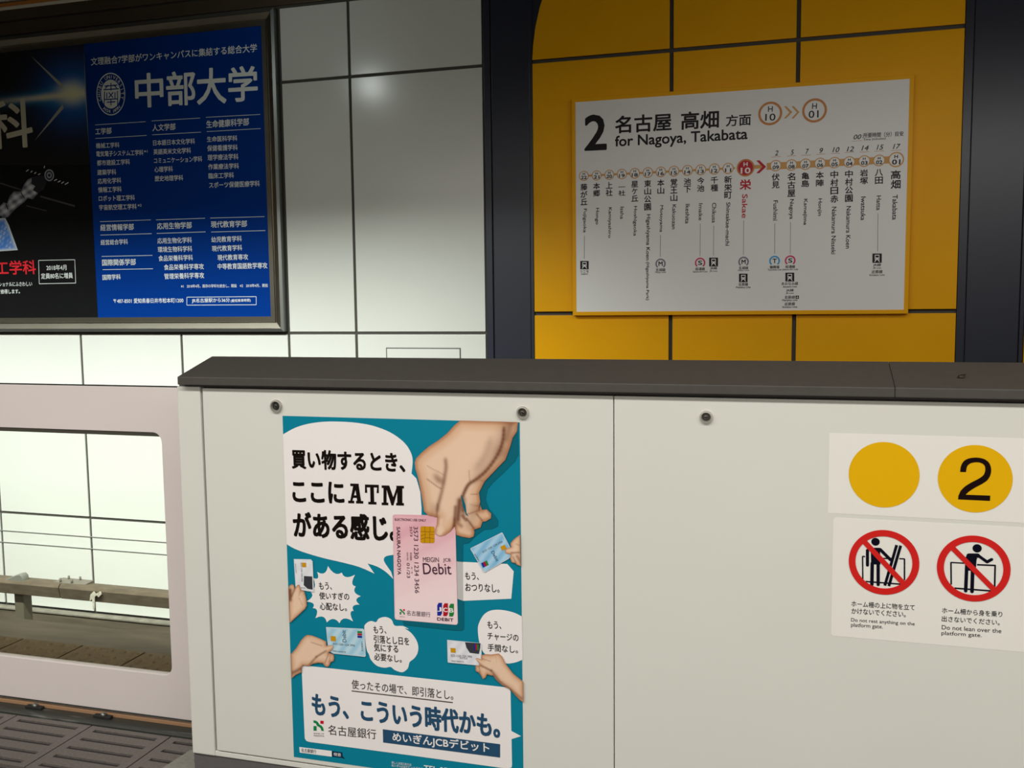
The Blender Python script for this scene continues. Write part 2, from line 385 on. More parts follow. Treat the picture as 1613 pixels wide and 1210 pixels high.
prof = [(DR-.06, zb), (DR-.075, za-.01), (DR-.055, za+.015), (DR+.05, zt+.012), (DR+.09, zt-.01), (DR+.09, zb)]
xc = onY(95, 940, DR-.06).x
profile_x('rail_cover', prof, -8.9, xc-.004, dust, t, .004); profile_x('rail_cover', prof, xc+.004, 2, dust, t, .004)
for xq in (onY(34, 960, DR).x, onY(34, 960, DR).x+3, ):
    s = box('support_leg', xq-.04, xq+.04, DR-.02, DR+.06, -1.699, zb+.02, mat('dusty_steel', (.13, .115, .08), .7), t, .006)
s = solid('end_shoe', [[(onY(x, y, DR-.03).x, onY(x, y, DR-.03).z) for x, y in ((8, 922), (12, 912), (30, 904), (36, 903), (40, 907), (42, 917), (40, 926), (10, 926))]], DR-.06, DR+.0, mat('pale_porcelain', (.2, .2, .17), .6), t, .006)
s = profile_x('clamp_plate', [(DR-.03, zt+.01), (DR-.03, zt+.024), (DR+.06, zt+.03), (DR+.06, zt+.01)], onY(90, 925, DR).x, onY(139, 925, DR).x, mat('clamp_grey', (.17, .15, .12), .6), t, .002)
for px_, py_, dy in ((96, 928, -.02), (109, 920, .045), (114, 930, -.02), (127, 922, .045)):
    q = onY(px_, py_, DR+dy); lathe_z = tube('bolt', [(q.x, DR+dy, zt+.02), (q.x, DR+dy, zt+.052)], .0075, MATS['clamp_grey'], t, 8)
# pale drip stain on the cover
q = [onY(x, y, DR-.085) for x, y in ((141, 947), (142, 937), (147, 932), (150, 936), (157, 932), (160, 936), (155, 941), (152, 938), (149, 940), (149, 958), (146, 960), (145, 944))]
solid('drip_stain', [[(p.x, p.z) for p in q]], DR-.084, DR-.078, mat('dried_drip', (.55, .52, .42), .9, var=.3, vscale=60), t)

# ------------------------------------------------------------------ advertising board on the far wall, left
DA = DW-.03
ad = thing('advertising_board', (-4.5, DW, 2.2), 'unlit advertising case with black and blue university posters in a polished steel frame', 'advertising board')
x0 = -8.2; x1 = xfr-.004; z0 = zM+.012; z1 = zT-.014
bandw = .055
def frame_rings(name, rings, mt, parent):
    bm = bmesh.new(); rs = []
    for off, y in rings:
        rs.append([bm.verts.new(p) for p in ((x0+off, y, z0+off), (x1-off, y, z0+off), (x1-off, y, z1-off), (x0+off, y, z1-off))])
    for a, b in zip(rs, rs[1:]):
        for i in range(4): bm.faces.new((a[i], a[(i+1) % 4], b[(i+1) % 4], b[i]))
    return bm_obj(name, bm, mt, parent)
pbz = (onY(0, 496.5, DA).z+onY(300, 495, DA).z)/2; ptz = (onY(132.6, 71.5, DA).z+onY(400, 44, DA).z)/2
pxl = (onY(132.6, 71, DA).x+onY(154, 495, DA).x)/2; pxr = (onY(410.7, 43, DA).x+onY(429.2, 494, DA).x)/2
w1 = x1-pxr
frame_rings('outer_flange', [(0, DW+.012), (0, DW-.05), (.022, DW-.055), (.022, DW-.045)], steel_dull, ad)
frame_rings('mirror_band', [(.022, DW-.045), (.024, DW-.052), (.068, DW-.034), (.07, DW-.038)], steel, ad)
frame_rings('inner_lip', [(.07, DW-.046), (.073, DW-.046), (.0735, DW-.0362), (w1+.002, DW-.036), (w1+.002, DW-.012)], steel, ad)
box('back_plate', x0+.02, x1-.02, DW-.02, DW+.01, z0+.02, z1-.02, joint, ad)
KA = .50
blue = box('blue_poster', pxl, x1-.06, DA+.0005, DW-.0202, z0+.03, z1-.03, ink('deep_blue', 5, 45, 108, KA, .25), ad)
black = box('black_poster', x0+.03, pxl-.001, DA+.0005, DW-.0202, z0+.03, z1-.03, ink('space_black', 27, 27, 28, KA, .25), ad)
WA = ink('ad_white', 178, 190, 186, KA); BA = MATS['ink_deep_blue']
A = Zm(0, 0, 460); B = Zm(0, 260, 460)
def group_text(name, parent, D, layer, items, m_, Z, label=None, bold=0.0):
    for it in items:                                       # every line of text is a part of its own
        P = Print(name, parent, D, layer, label); P.text(it[0], it[1], it[2], it[3], m_, Z, bold if len(it) < 5 else it[4]); r_ = P.done()
    return r_
group_text('headline_lettering', blue, DA, 1, [('文理融合7学部がワンキャンパスに集結する総合大学', (503, 363), (1420, 287), 44, .012)], WA, A)
P = Print('title_lettering', blue, DA, 1)
for ch, xa, xb, yb, hh in (('中', 748, 905, 598, 190), ('部', 920, 1082, 588, 190), ('大', 1088, 1252, 580, 200), ('学', 1262, 1425, 566, 196)):
    P.text(ch, (xa, yb), (xb, yb-9), hh, WA, A, .022)
P.done()
P = Print('emblem', blue, DA, 1)
P.ring((612, 520), 118, 112, WA, A, sx=.82); P.ring((612, 520), 80, 0.1, WA, A, sx=.82)
for ln in (((578, 476), (648, 470)), ((572, 496), (655, 490)), ((613, 458), (613, 500)), ((578, 505), (575, 582)), ((648, 502), (650, 580)), ((590, 512), (590, 545)), ((635, 510), (635, 545)), ((578, 550), (650, 546)), ((600, 510), (625, 540)), ((625, 510), (600, 540)), ((590, 565), (637, 562)), ((613, 550), (613, 582)), ((598, 470), (580, 490)), ((628, 468), (645, 486))):
    P.line(ln[0], ln[1], 1.7, BA, A)
def arc_text(P, st, c, r, a0, a1, h, m_, Z, inward=False, sx=.82):
    n = len(st)
    for i, ch in enumerate(st):
        if ch == ' ': continue
        a = math.radians(a0+(a1-a0)*i/(n-1)); s_ = 1 if not inward else -1
        px_ = c[0]+math.cos(a)*r*sx; py_ = c[1]-math.sin(a)*r
        tx, ty = (math.sin(a)*s_, math.cos(a)*s_); w_ = h*.33 if ch != 'I' else h*.1
        P.text(ch, (px_-tx*w_, py_-ty*w_), (px_+tx*w_, py_+ty*w_+.01), h, m_, Z, .01)
# letters are set round the ring one by one
def ring_letters(P, st, c, r, a0, a1, h, m_, Z, flip=False, sx=.82):
    C = P.uv(Z(*c)); R = P.rad(c, r, Z); Hh = P.rad(c, h/2, Z)*2; n = len(st)
    for i, ch in enumerate(st):
        if ch == ' ': continue
        a = math.radians(a0+(a1-a0)*i/(n-1)); d = Vector((math.cos(a)*sx, math.sin(a))); nrm = d.normalized(); t_ = Vector((nrm.y, -nrm.x))
        if flip: nrm = -nrm; t_ = -t_
        v, f, asp = glyphs(ch); wd = Hh*asp
        P.raw([C+d*R+t_*((x-.5)*wd)+nrm*((y-.5)*Hh) for x, y in v], f, m_)
ring_letters(P, 'CHUBU UNIVERSITY', (612, 520), 96, 195, -15, 19, WA, A)
ring_letters(P, 'AICHI JAPAN', (612, 520), 96, 232, 308, 17, WA, A, True)
P.done()
for a, b in (((525, 690), (805, 672)), ((837, 668), (1105, 652)), ((1138, 648), (1437, 632)), ((527, 765), (810, 748)), ((840, 745), (1110, 730)), ((1142, 727), (1440, 710))): P = Print('rule', blue, DA, 1); P.line(a, b, .8, WA, A); P.done()
for a, b in (((552, 313), (833, 303)), ((555, 387), (837, 379)), ((562, 505), (842, 499)), ((567, 578), (845, 573)), ((862, 303), (1132, 294)), ((866, 378), (1135, 369)), ((1161, 293), (1461, 285)), ((1166, 370), (1466, 362))): P = Print('rule', blue, DA, 1); P.line(a, b, .8, WA, B); P.done()
P = Print('address_box_outline', blue, DA, 1)
for a, b in (((1032, 730), (1415, 727)), ((1032, 774), (1415, 772)), ((1032, 730), (1032, 774)), ((1415, 727), (1415, 772))): P.line(a, b, .8, WA, B)
P.done()
group_text('faculty_lettering', blue, DA, 1, [('工学部', (527, 745), (617, 739), 36), ('人文学部', (842, 725), (970, 718), 38), ('生命健康科学部', (1140, 708), (1376, 693), 42)], WA, A, bold=.018)
group_text('faculty_lettering', blue, DA, 1, [('経営情報学部', (555, 364), (740, 359), 36), ('国際関係学部', (565, 557), (751, 553), 36), ('応用生物学部', (868, 356), (1060, 350), 37), ('現代教育学部', (1165, 347), (1365, 342), 37)], WA, B, bold=.018)
group_text('department_lettering', blue, DA, 1, [
    ('機械工学科', (530, 820), (660, 815), 30), ('電気電子システム工学科', (532, 866), (792, 858), 31), ('※1', (795, 843), (815, 843), 14), ('都市建設工学科', (536, 916), (718, 909), 31), ('建築学科', (538, 968), (642, 965), 31),
    ('応用化学科', (540, 1017), (670, 1011), 31), ('情報工学科', (543, 1065), (672, 1060), 31), ('ロボット理工学科', (546, 1112), (745, 1107), 31), ('宇宙航空理工学科', (548, 1162), (755, 1156), 31), ('※2', (760, 1141), (782, 1141), 14),
    ('日本語日本文化学科', (846, 805), (1077, 795), 31), ('英語英米文化学科', (848, 855), (1055, 846), 31), ('コミュニケーション学科', (851, 903), (1117, 893), 31), ('心理学科', (853, 952), (955, 948), 31), ('歴史地理学科', (855, 1002), (1012, 997), 31),
    ('生命医科学科', (1143, 785), (1311, 778), 31), ('保健看護学科', (1145, 836), (1313, 830), 33), ('理学療法学科', (1147, 887), (1317, 881), 33), ('作業療法学科', (1150, 938), (1320, 932), 32), ('臨床工学科', (1152, 988), (1292, 983), 32), ('スポーツ保健医療学科', (1155, 1040), (1435, 1030), 33)], WA, A, bold=.012)
group_text('department_lettering', blue, DA, 1, [
    ('経営総合学科', (557, 443), (707, 438), 30), ('国際学科', (567, 636), (667, 632), 30), ('応用生物化学科', (870, 435), (1060, 430), 32), ('環境生物科学科', (872, 483), (1062, 478), 32), ('食品栄養科学科', (876, 532), (1066, 527), 32),
    ('食品栄養科学専攻', (906, 581), (1126, 576), 32), ('管理栄養科学専攻', (908, 631), (1128, 625), 32), ('幼児教育学科', (1168, 428), (1336, 422), 32), ('現代教育学科', (1171, 478), (1338, 472), 32), ('現代教育専攻', (1202, 528), (1371, 523), 32), ('中等教育国語数学専攻', (1203, 577), (1477, 571), 33),
    ('※1　2018年4月、既存の学科を統合し、開設　※2　2018年4月、開設', (1000, 679), (1480, 675), 19, .006), ('〒487-8501 愛知県春日井市松本町1200', (628, 765), (1013, 761), 27, .006), ('JR名古屋駅から36分', (1060, 764), (1270, 761), 27, .008), ('(最短乗車時間)', (1275, 761), (1385, 758), 20, .006)], WA, B, bold=.012)
# space poster
def k3(r, g_, b): return rgb(r, g_, b, KA)
def flare(x, y, d):
    c = k3(24, 24, 25)
    dx, dy = x-113, y-146
    c = mixc(c, k3(26, 84, 165), .95*math.exp(-((dx/48)**2+(dy/48)**2)*1.1))
    yb = 160-(x)*.10; wd = 9+max(0, x-55)*.10
    beam = math.exp(-((y-yb)/wd)**2)*min(1, .35+x/120)
    c = mixc(c, k3(35, 120, 165), .85*beam)
    c = mixc(c, k3(185, 172, 148), .95*math.exp(-((y-yb)/(wd*.42))**2)*min(1, .35+x/110))
    c = mixc(c, k3(195, 184, 158), .97*math.exp(-((dx/21)**2+(dy/17)**2)**1.3))
    return c
Lx = lambda y: 132.8+(y-71)*.0497
shaded('blue_flare_picture', black, DA, 1, [(-30, 70), (Lx(60)-.3, 60), (Lx(260)-.3, 260), (-30, 260)], flare, step=3.4)
P = Print('light_streak', black, DA, 2); P.poly([A(170, 308), A(350, 470), A(345, 492)], ink('streak_grey', 128, 130, 122, KA)); P.done()
P = Print('light_streak', black, DA, 2); P.poly([A(345, 575), A(352, 598), A(190, 778)], MATS['ink_streak_grey']); P.done()
group_text('large_lettering', black, DA, 2, [('科', (-62, 828), (186, 812), 268, .02)], ink('ad_cream', 160, 157, 142, KA), A)
group_text('red_lettering', black, DA, 2, [('工学科', (-20, 608), (200, 603), 78, .02)], ink('ad_red', 190, 40, 48, KA), B)
group_text('small_lettering', black, DA, 2, [('2018年4月', (257, 583), (368, 581), 31), ('定員80名に増員', (228, 630), (403, 626), 32), ('ッショナルにふさわしい', (-22, 672), (178, 669), 24), ('て修得します。', (-14, 713), (110, 710), 25)], WA, B, bold=.014)
P = Print('text_box_outline', black, DA, 2); C4 = ((213, 527), (413, 523), (418, 652), (217, 656))
for i in range(4): P.line(C4[i-1], C4[i], .9, WA, B)
P.done()
S = Zm(0, 230, 160)
def earth(x, y, d): return mixc(mixc(k3(175, 190, 205), k3(60, 110, 190), min(1, d/5)), k3(180, 185, 190), max(0, .7*math.sin(x*.9+y*.5)*math.sin(y*.35-x*.2)))
shaded('earth_picture', black, DA, 2, [(-30, 348), (8, 343), (14, 355), (28, 394), (-30, 398)], earth, step=3)
def body(x, y, d): return mixc(mixc(k3(60, 62, 72), k3(175, 178, 182), min(1, d/4)), k3(70, 72, 86), .5+.5*math.sin(x*.33+y*.1)*math.sin(y*.42))
shaded('space_station_picture', black, DA, 3, [S(*p) for p in ((-150, 1100), (20, 930), (60, 890), (110, 910), (150, 800), (220, 720), (330, 720), (380, 610), (440, 530), (520, 490), (600, 520), (650, 600), (690, 660), (600, 760), (520, 850), (440, 830), (400, 880), (250, 1000), (190, 1060), (130, 1130), (60, 1150), (0, 1110), (-100, 1250))], body, step=1.6)
P = Print('space_station_detail', black, DA, 4); gA = ink('station_grey', 120, 122, 132, KA); gB = ink('station_dark', 40, 40, 44, KA); gC = ink('station_pale', 185, 188, 190, KA)
P.poly([(500, 500), (560, 480), (690, 470), (740, 560), (700, 690), (600, 750), (520, 700), (560, 640), (500, 600)], gB, S)
P.disc((782, 465), 95, gA, S); P.disc((782, 465), 72, gB, S); P.ring((782, 465), 50, 26, gA, S)
for a, b in (((415, 405), (455, 375)), ((487, 418), (515, 395)), ((545, 440), (575, 418)), ((605, 460), (640, 438)), ((860, 552), (905, 528)), ((920, 575), (960, 552)), ((975, 595), (1015, 568)), ((1030, 612), (1085, 580)), ((700, 350), (710, 315))): P.line(a, b, 1.2, gC, S)
P.line((0, 590), (350, 700), 2.2, ink('array_grey', 62, 60, 60, KA), S); P.line((640, 800), (1190, 955), 3.0, ink('array_grey', 62, 60, 60, KA), S); P.line((420, 950), (740, 1030), 1.4, ink('array_grey', 62, 60, 60, KA), S)
P.line((90, 920), (130, 1010), 2, gB, S); P.line((330, 740), (390, 830), 1.6, gB, S)
P.done()

# ------------------------------------------------------------------ line map board on the yellow panels
DB = DW-.06
rb = thing('line_map_board', (0, DW-.02, 2.0), 'white metro line map board headed with a black 2, in a thin yellow frame', 'sign board')
bx0 = (onY(905.8, 162, DB).x+onY(908.4, 491, DB).x)/2; bx1 = (onY(1431.4, 123.4, DB).x+onY(1425.5, 487.5, DB).x)/2
bz0 = (onY(908.4, 491.5, DB).z+onY(1425.5, 487.5, DB).z)/2; bz1 = (onY(905.8, 161.9, DB).z+onY(1431.4, 123.4, DB).z)/2
e = .024
solid('board_frame', [[(bx0-e, bz0-e), (bx1+e, bz0-e), (bx1+e, bz1+e), (bx0-e, bz1+e)], [(bx0, bz0), (bx0, bz1), (bx1, bz1), (bx1, bz0)]], DB-.004, DW-.0162, yellow_en, rb, .0015)
KB = .27
plate = box('map_plate', bx0, bx1, DB+.0005, DW-.0163, bz0, bz1, ink('board_white', 130, 130, 130, KB, .35), rb)
K = ink('board_black', 20, 19, 20, KB); OR = ink('line_ring', 112, 74, 44, KB); TN = ink('line_tan', 116, 88, 52, KB); RD = ink('board_red', 105, 20, 28, KB); WB = MATS['ink_board_white']
C = Zm(880, 100, 1200); D_ = Zm(1160, 100, 1480); E_ = Zm(880, 300, 1200); F_ = Zm(1160, 300, 1480)
group_text('platform_number_lettering', rb, DB, 1, [('2', (203, 695), (382, 687), 285, .028)], K, C)
group_text('destination_lettering', rb, DB, 1, [('名古屋', (448, 558), (897, 532), 140, .026), ('高畑', (970, 528), (1272, 512), 142, .026), ('方面', (1327, 502), (1527, 490), 92, .020), ('for Nagoya, Takabata', (447, 687), (1500, 628), 112, .022)], K, C)
P = Print('line_code_sign', rb, DB, 1)
P.ring((268, 397), 94, 76, OR, D_); P.ring((620, 373), 96, 78, OR, D_)
for x in (378, 438): P.polyuv([P.uv(D_(*p)) for p in ((x, 340), (x+18, 339), (x+66-(4 if x > 400 else 0), 386), (x+16, 437), (x-2, 437), (x+42, 388))], TN)
P.text('H', (250, 384), (287, 383), 44, K, D_, .012); P.text('10', (228, 456), (309, 453), 56, K, D_, .012)
P.text('H', (600, 361), (638, 360), 45, K, D_, .012); P.text('01', (573, 434), (652, 429), 58, K, D_, .012); P.done()
P = Print('journey_time_lettering', rb, DB, 1)
P.text('00', (930, 604), (992, 600), 38, K, D_, .012, .25); P.line((918, 617), (997, 612), .5, OR, D_); P.text(':所要時間（分）目安', (1000, 592), (1326, 577), 40, K, D_, .012); P.text('Time (minutes)', (1007, 618), (1185, 608), 22, K, D_, .01); P.done()
for s_, a, b, y, ly, l0, l1 in (('2', 305, 333, 732, 741, 278, 352), ('5', 432, 457, 726, 734, 402, 475), ('7', 549, 576, 719, 728, 516, 592), ('9', 660, 688, 712, 720, 633, 706), ('10', 762, 818, 706, 714, 747, 823), ('12', 875, 932, 700, 706, 860, 935), ('14', 992, 1050, 692, 702, 978, 1055), ('15', 1112, 1168, 686, 695, 1095, 1172), ('17', 1242, 1302, 680, 689, 1231, 1308)):
    P = Print('journey_time_lettering', rb, DB, 1); P.text(s_, (a, y), (b, y-2), 40, K, D_, .014, .25); P.line((l0, ly+2), (l1, ly-2), .6, OR, D_); P.done()
P = Print('line_band', rb, DB, 1)
P.line((200, 893), (1400, 831), 3.2, TN, C); P.line((140, 822), (225, 817), 6, TN, D_); P.line((240, 818), (1235, 764), 10.8, TN, D_); P.done()
st = [(22, C, 200, 893, 40), (21, C, 301, 889, 40), (20, C, 402, 884, 40), (19, C, 502, 878, 41), (18, C, 604, 872, 42), (17, C, 708, 866, 42), (16, C, 811, 861, 42), (15, C, 915, 855, 43), (14, C, 1022, 849, 43), (13, C, 1128, 844, 43), (12, C, 1236, 838, 44), (11, C, 1345, 833, 44),
      (10, C, 1484, 828, 70), (9, D_, 312, 811, 45), (8, D_, 437, 806, 45), (7, D_, 548, 800, 45), (6, D_, 664, 793, 45), (5, D_, 779, 787, 45), (4, D_, 896, 782, 45), (3, D_, 1015, 775, 46), (2, D_, 1133, 770, 46), (1, D_, 1268, 763, 60)]
for n, Z, x, y, r in st:
    P = Print('station_marker', rb, DB, 2, 'red station marker with a white number' if n == 10 else None)
    P.disc((x, y), r, OR if n == 10 else TN, Z); 
    if n != 10: P.ring((x, y), r, r*.97, OR, Z)
    P.disc((x, y), r*.83, RD if n == 10 else WB, Z); o = P.done()
    Q = Print('marker_number', o, DB, 3); q = r*.27; c = WB if n == 10 else K
    Q.text('H', (x-r*.24, y-r*.16), (x+r*.24, y-r*.18), r*.46, c, Z, .045); Q.text('%02d' % n, (x-r*.56, y+r*.68), (x+r*.56, y+r*.64), r*.68, c, Z, .045); Q.done()
P = Print('red_arrow', rb, DB, 2); P.polyuv([P.uv(D_(*p)) for p in ((158, 771), (182, 769), (236, 820), (182, 871), (158, 871), (206, 820))], RD); P.polyuv([P.uv(D_(*p)) for p in ((183, 769), (191, 769), (245, 820), (191, 871), (183, 871), (237, 820))], WB); P.done()
names = [('藤が丘', C, 201, 952, 1128, 54), ('本郷', C, 301, 945, 1060, 54), ('上社', C, 401, 938, 1057, 54), ('一社', C, 502, 955, 1055, 55), ('星ケ丘', C, 604, 930, 1100, 55), ('東山公園', C, 707, 923, 1170, 54), ('本山', C, 811, 918, 1040, 55), ('覚王山', C, 915, 912, 1098, 56), ('池下', C, 1022, 908, 1030, 57), ('今池', C, 1128, 902, 1022, 58), ('千種', C, 1236, 896, 1019, 59), ('新栄町', C, 1345, 890, 1078, 60),
         ('栄', C, 1482, 918, 1007, 92), ('伏見', D_, 311, 872, 995, 62), ('名古屋', D_, 436, 866, 1064, 62), ('亀島', D_, 547, 862, 985, 62), ('本陣', D_, 662, 856, 980, 62), ('中村日赤', D_, 777, 850, 1108, 62), ('中村公園', D_, 893, 845, 1103, 62), ('岩塚', D_, 1012, 839, 962, 63), ('八田', D_, 1131, 835, 960, 63), ('高畑', D_, 1264, 846, 998, 78)]
lat = [('Fujigaoka', E_, 190, 145, 335, 32), ('Hongo', E_, 288, 140, 271, 32), ('Kamiyashiro', E_, 388, 135, 378, 32), ('Issha', E_, 489, 130, 228, 28), ('Hoshigaoka', E_, 589, 125, 362, 33), ('Higashiyama Koen', E_, 688, 190, 555, 38), ('Motoyama', E_, 797, 118, 332, 32), ('Kakuozan', E_, 901, 112, 308, 30), ('Ikeshita', E_, 1006, 108, 264, 33), ('Imaike', E_, 1112, 103, 238, 30), ('Chikusa', E_, 1217, 98, 258, 33), ('Shinsakae-machi', E_, 1327, 95, 440, 33),
       ('Sakae', E_, 1455, 30, 220, 44), ('Fushimi', F_, 292, 80, 240, 36), ('Nagoya', F_, 415, 70, 229, 40), ('Kamejima', F_, 526, 68, 276, 37), ('Honjin', F_, 641, 65, 203, 38), ('Nakamura Nisseki', F_, 755, 130, 507, 36), ('Nakamura Koen', F_, 871, 125, 462, 36), ('Iwatsuka', F_, 988, 50, 238, 38), ('Hatta', F_, 1112, 42, 158, 36), ('Takabata', F_, 1238, 35, 234, 40)]
for (s_, Z, x, ya, yb, wd), (l_, Z2, x2, y2a, y2b, h2) in zip(names, lat):
    red = s_ == '栄'; P = Print('station_name', rb, DB, 1, 'red station name' if red else None); n = len(s_); step = (yb-ya)/n; gp = 6
    for i, ch in enumerate(s_):
        ht = step-gp if ch != '一' else step*.1; foot = ya+step*(i+1)-gp/2-(step*.38 if ch == '一' else 0); w2 = wd*(.82 if ch in 'ケ' else 1)
        P.text(ch, (x-w2/2, foot+1), (x+w2/2, foot-2), ht, RD if red else K, Z, .03 if red else .024)
    P.done(); P = Print('station_name_latin', rb, DB, 1, 'red station name' if red else None); dx = -(y2b-y2a)*.018
    P.text(l_, (x2-dx/2, y2a), (x2+dx/2, y2b), h2, RD if red else K, Z2, .02)
    if l_.startswith('Higashi'): P.text('(Higashiyama Park)', (690, 568), (688, 872), 30, K, E_, .015)
    P.done()
SM = ink('line_grey', 70, 66, 78, KB); SP = ink('line_crimson', 115, 32, 55, KB); SB = ink('line_blue', 30, 85, 120, KB)
P = Print('transfer_rules', rb, DB, 1)
for Z, x, a, b in ((E_, 205, 360, 545), (E_, 809, 355, 528), (E_, 1125, 263, 520), (E_, 1231, 280, 517), (E_, 1469, 238, 512), (F_, 305, 262, 503), (F_, 430, 252, 502), (F_, 1124, 182, 483)): P.raw([P.uv(Z(x-1.3, a)), P.uv(Z(x+1.3, a)), P.uv(Z(x-.7, b)), P.uv(Z(x-3.3, b))], [(0, 1, 2, 3)], K)
P.done()
def metro(Z, x, y, letter, m_, jp, en, hw):
    P = Print('line_symbol', rb, DB, 2); P.ring((x, y), 41, 30, m_, Z, a0=-50, a1=230); P.text(letter, (x-16, y+18), (x+17, y+17), 35, K, Z, .03)
    P.text(jp, (x-38, y+62), (x+38, y+60), 25, K, Z, .01); P.text(en, (x-hw, y+77), (x+hw, y+75), 14, K, Z, .005); P.done()
def train(Z, x, y, s, rows):
    P = Print('train_symbol', rb, DB, 2); h_ = s/2
    P.poly([(x-h_, y-h_), (x+h_, y-h_), (x+h_, y+h_), (x-h_, y+h_)], K, Z); o = P.done()
    Q = Print('train_symbol_figure', o, DB, 3); f = s/66
    R_ = lambda a, b, c, d, m_: Q.poly([(x+a*f, y+b*f), (x+c*f, y+b*f), (x+c*f, y+d*f), (x+a*f, y+d*f)], m_, Z)
    R_(-17, -24, 17, 13, WB); R_(-12, -18, 12, -5, K); Q.disc((x-10*f, y+5*f), 3.5*f, K, Z, 8); Q.disc((x+10*f, y+5*f), 3.5*f, K, Z, 8)
    Q.poly([(x-12*f, y+13*f), (x-5*f, y+13*f), (x-14*f, y+27*f), (x-21*f, y+27*f)], WB, Z); Q.poly([(x+12*f, y+13*f), (x+5*f, y+13*f), (x+14*f, y+27*f), (x+21*f, y+27*f)], WB, Z)
    for tx, yy, hw, hh in rows: Q.text(tx, (x-hw, yy), (x+hw, yy-2), hh, K, Z, .006)
    Q.done()
metro(E_, 809, 582, 'M', SM, '名城線', 'Meijo Line', 42); metro(E_, 1123, 575, 'S', SP, '桜通線', 'Sakura-dori Line', 58); metro(E_, 1468, 567, 'M', SM, '名城線', 'Meijo Line', 44)
metro(F_, 303, 560, 'T', SB, '鶴舞線', 'Tsurumai Line', 54); metro(F_, 427, 557, 'S', SP, '桜通線', 'Sakura-dori Line', 62)
train(E_, 205, 593, 66, [('リニモ', 655, 33, 22), ('Linimo', 670, 26, 13)])
train(E_, 1230, 569, 70, [('JR線', 633, 28, 26), ('JR Line', 650, 30, 14)])
train(E_, 1466, 695, 68, [('名鉄線', 760, 38, 26), ('Meitetsu Line', 777, 58, 15)])
train(F_, 424, 688, 70, [('あおなみ線', 753, 66, 25), ('Aonami Line', 772, 55, 15), ('JR線', 808, 30, 25), ('JR Line', 825, 30, 14), ('名鉄線', 862, 41, 26), ('Meitetsu Line', 879, 60, 15), ('近鉄線', 915, 41, 26), ('Kintetsu Line', 933, 58, 15)])
train(F_, 1117, 538, 74, [('JR線', 607, 31, 26), ('JR Line', 625, 32, 14), ('近鉄線', 660, 43, 27), ('Kintetsu Line', 679, 60, 15)])
P = Print('airport_symbol', rb, DB, 2); P.poly([(470, 835), (496, 835), (496, 861), (470, 861)], K, F_); o = P.done()
P = Print('airport_symbol_figure', o, DB, 3); P.poly([(481, 839), (485, 839), (486, 857), (480, 857)], WB, F_); P.poly([(473, 850), (483, 844), (493, 850), (483, 849)], WB, F_); P.done()

# ------------------------------------------------------------------ platform gate: fixed housing
gh = thing('gate_housing', (0, DG, 0), 'ivory half-height platform gate housing with sloping dark grey cap and keyholes', 'platform gate')
XL = (onY(279.5, 620, DG).x+onY(302.5, 1180, DG).x)/2; XR = 2.3
zc = (onY(279, 606.5, DG-.02).z+onY(1600, 629, DG-.02).z)/2; zf = (onY(279, 593, DG-.02).z+onY(1600, 614.4, DG-.02).z)/2
Yf = DG-.02; xf = onY(279, 593, Yf).x
lo, hi = Yf, Yf+.5
for _ in range(40):
    md = (lo+hi)/2
    if onY(334, 561, md).x > xf: lo = md
    else: hi = md
Yr = lo; zr = (onY(334, 561, Yr).z+onY(1600, 571, Yr).z)/2
YB = Yr-.004
print('RIDGE', Yr, zr, zf, zc, XL)
xs_ = onY(1407, 590, Yf+.05).x
zp1 = (onY(330, 611.5, DG).z+onY(1600, 636.5, DG).z)/2; zp0 = (onY(340.8, 1182.5, DG).z+onY(479, 1200.5, DG).z)/2; zs = onY(303, 1186, DG).z
x1a = (onY(319.5, 615, DG).x+onY(341, 1180, DG).x)/2; xpo = (onY(316, 615, DG).x+onY(337, 1180, DG).x)/2
xm = (onY(965, 625, DG).x+onY(969, 1200, DG).x)/2
core = box('core', XL+.02, XR-.01, DG+.02, YB-.02, .012, zc-.002, rubber, gh)
prof = [(Yf, zc), (Yf, zf), (Yr, zr), (Yr+.002, zr-.01), (YB+.004, zc)]
profile_x('cap', prof, xf, xs_-.0004, cap_m, gh, .002); profile_x('cap', prof, xs_+.0004, XR, cap_m, gh, .002)
box('cap_underlay', XL+.005, XR, DG+.004, YB, zp1+.003, zc, mat('dark_violet_grey', (.09, .08, .085), .5), gh)
box('side_post', XL, xpo, DG, YB, zs, zp1+.004, gate_white, gh, .003)
box('front_panel', x1a, xm-.0012, DG, DG+.019, zp0, zp1, gate_white, gh, .0016)
box('front_panel', xm+.0012, XR-.02, DG, DG+.019, zp0, zp1, gate_white, gh, .0016)
box('bottom_rail', xpo, XR, DG+.002, DG+.03, zs, zp0-.0045, gate_white, gh, .0015)
box('skirt', XL, XR, DG+.006, YB, 0.0, zs-.001, skirt_m, gh, .002)
for px_, py_, lb in ((434.5, 640, 'black faced keyhole'), (823, 650.3, None), (1112.3, 657.3, None)):
    c = onY(px_, py_, DG-.004); R = (onY(px_, py_-10.6, DG).z-c.z)
    l = lathe_y('key_lock', [(R, DG), (R*1.0, DG-.004), (R*.9, DG-.0068), (R*.72, DG-.0072), (R*.62, DG-.002)], c.x, c.z, chrome, gh)
    if lb: l['label'] = lb
    lathe_y('lock_core', [(R*.62, DG-.0021), (R*.56, DG-.003), (0, DG-.003)], c.x, c.z, rubber if lb else chrome_dk, l)
    lathe_y('key_plug', [(R*.34, DG-.003), (R*.32, DG-.0055), (R*.2, DG-.006), (0, DG-.0045)], c.x, c.z-.0008, chrome_dk, l, 16)
    box('key_slot', c.x-R*.06, c.x+R*.06, DG-.0066, DG-.0058, c.z-R*.26, c.z+R*.16, rubber, l)

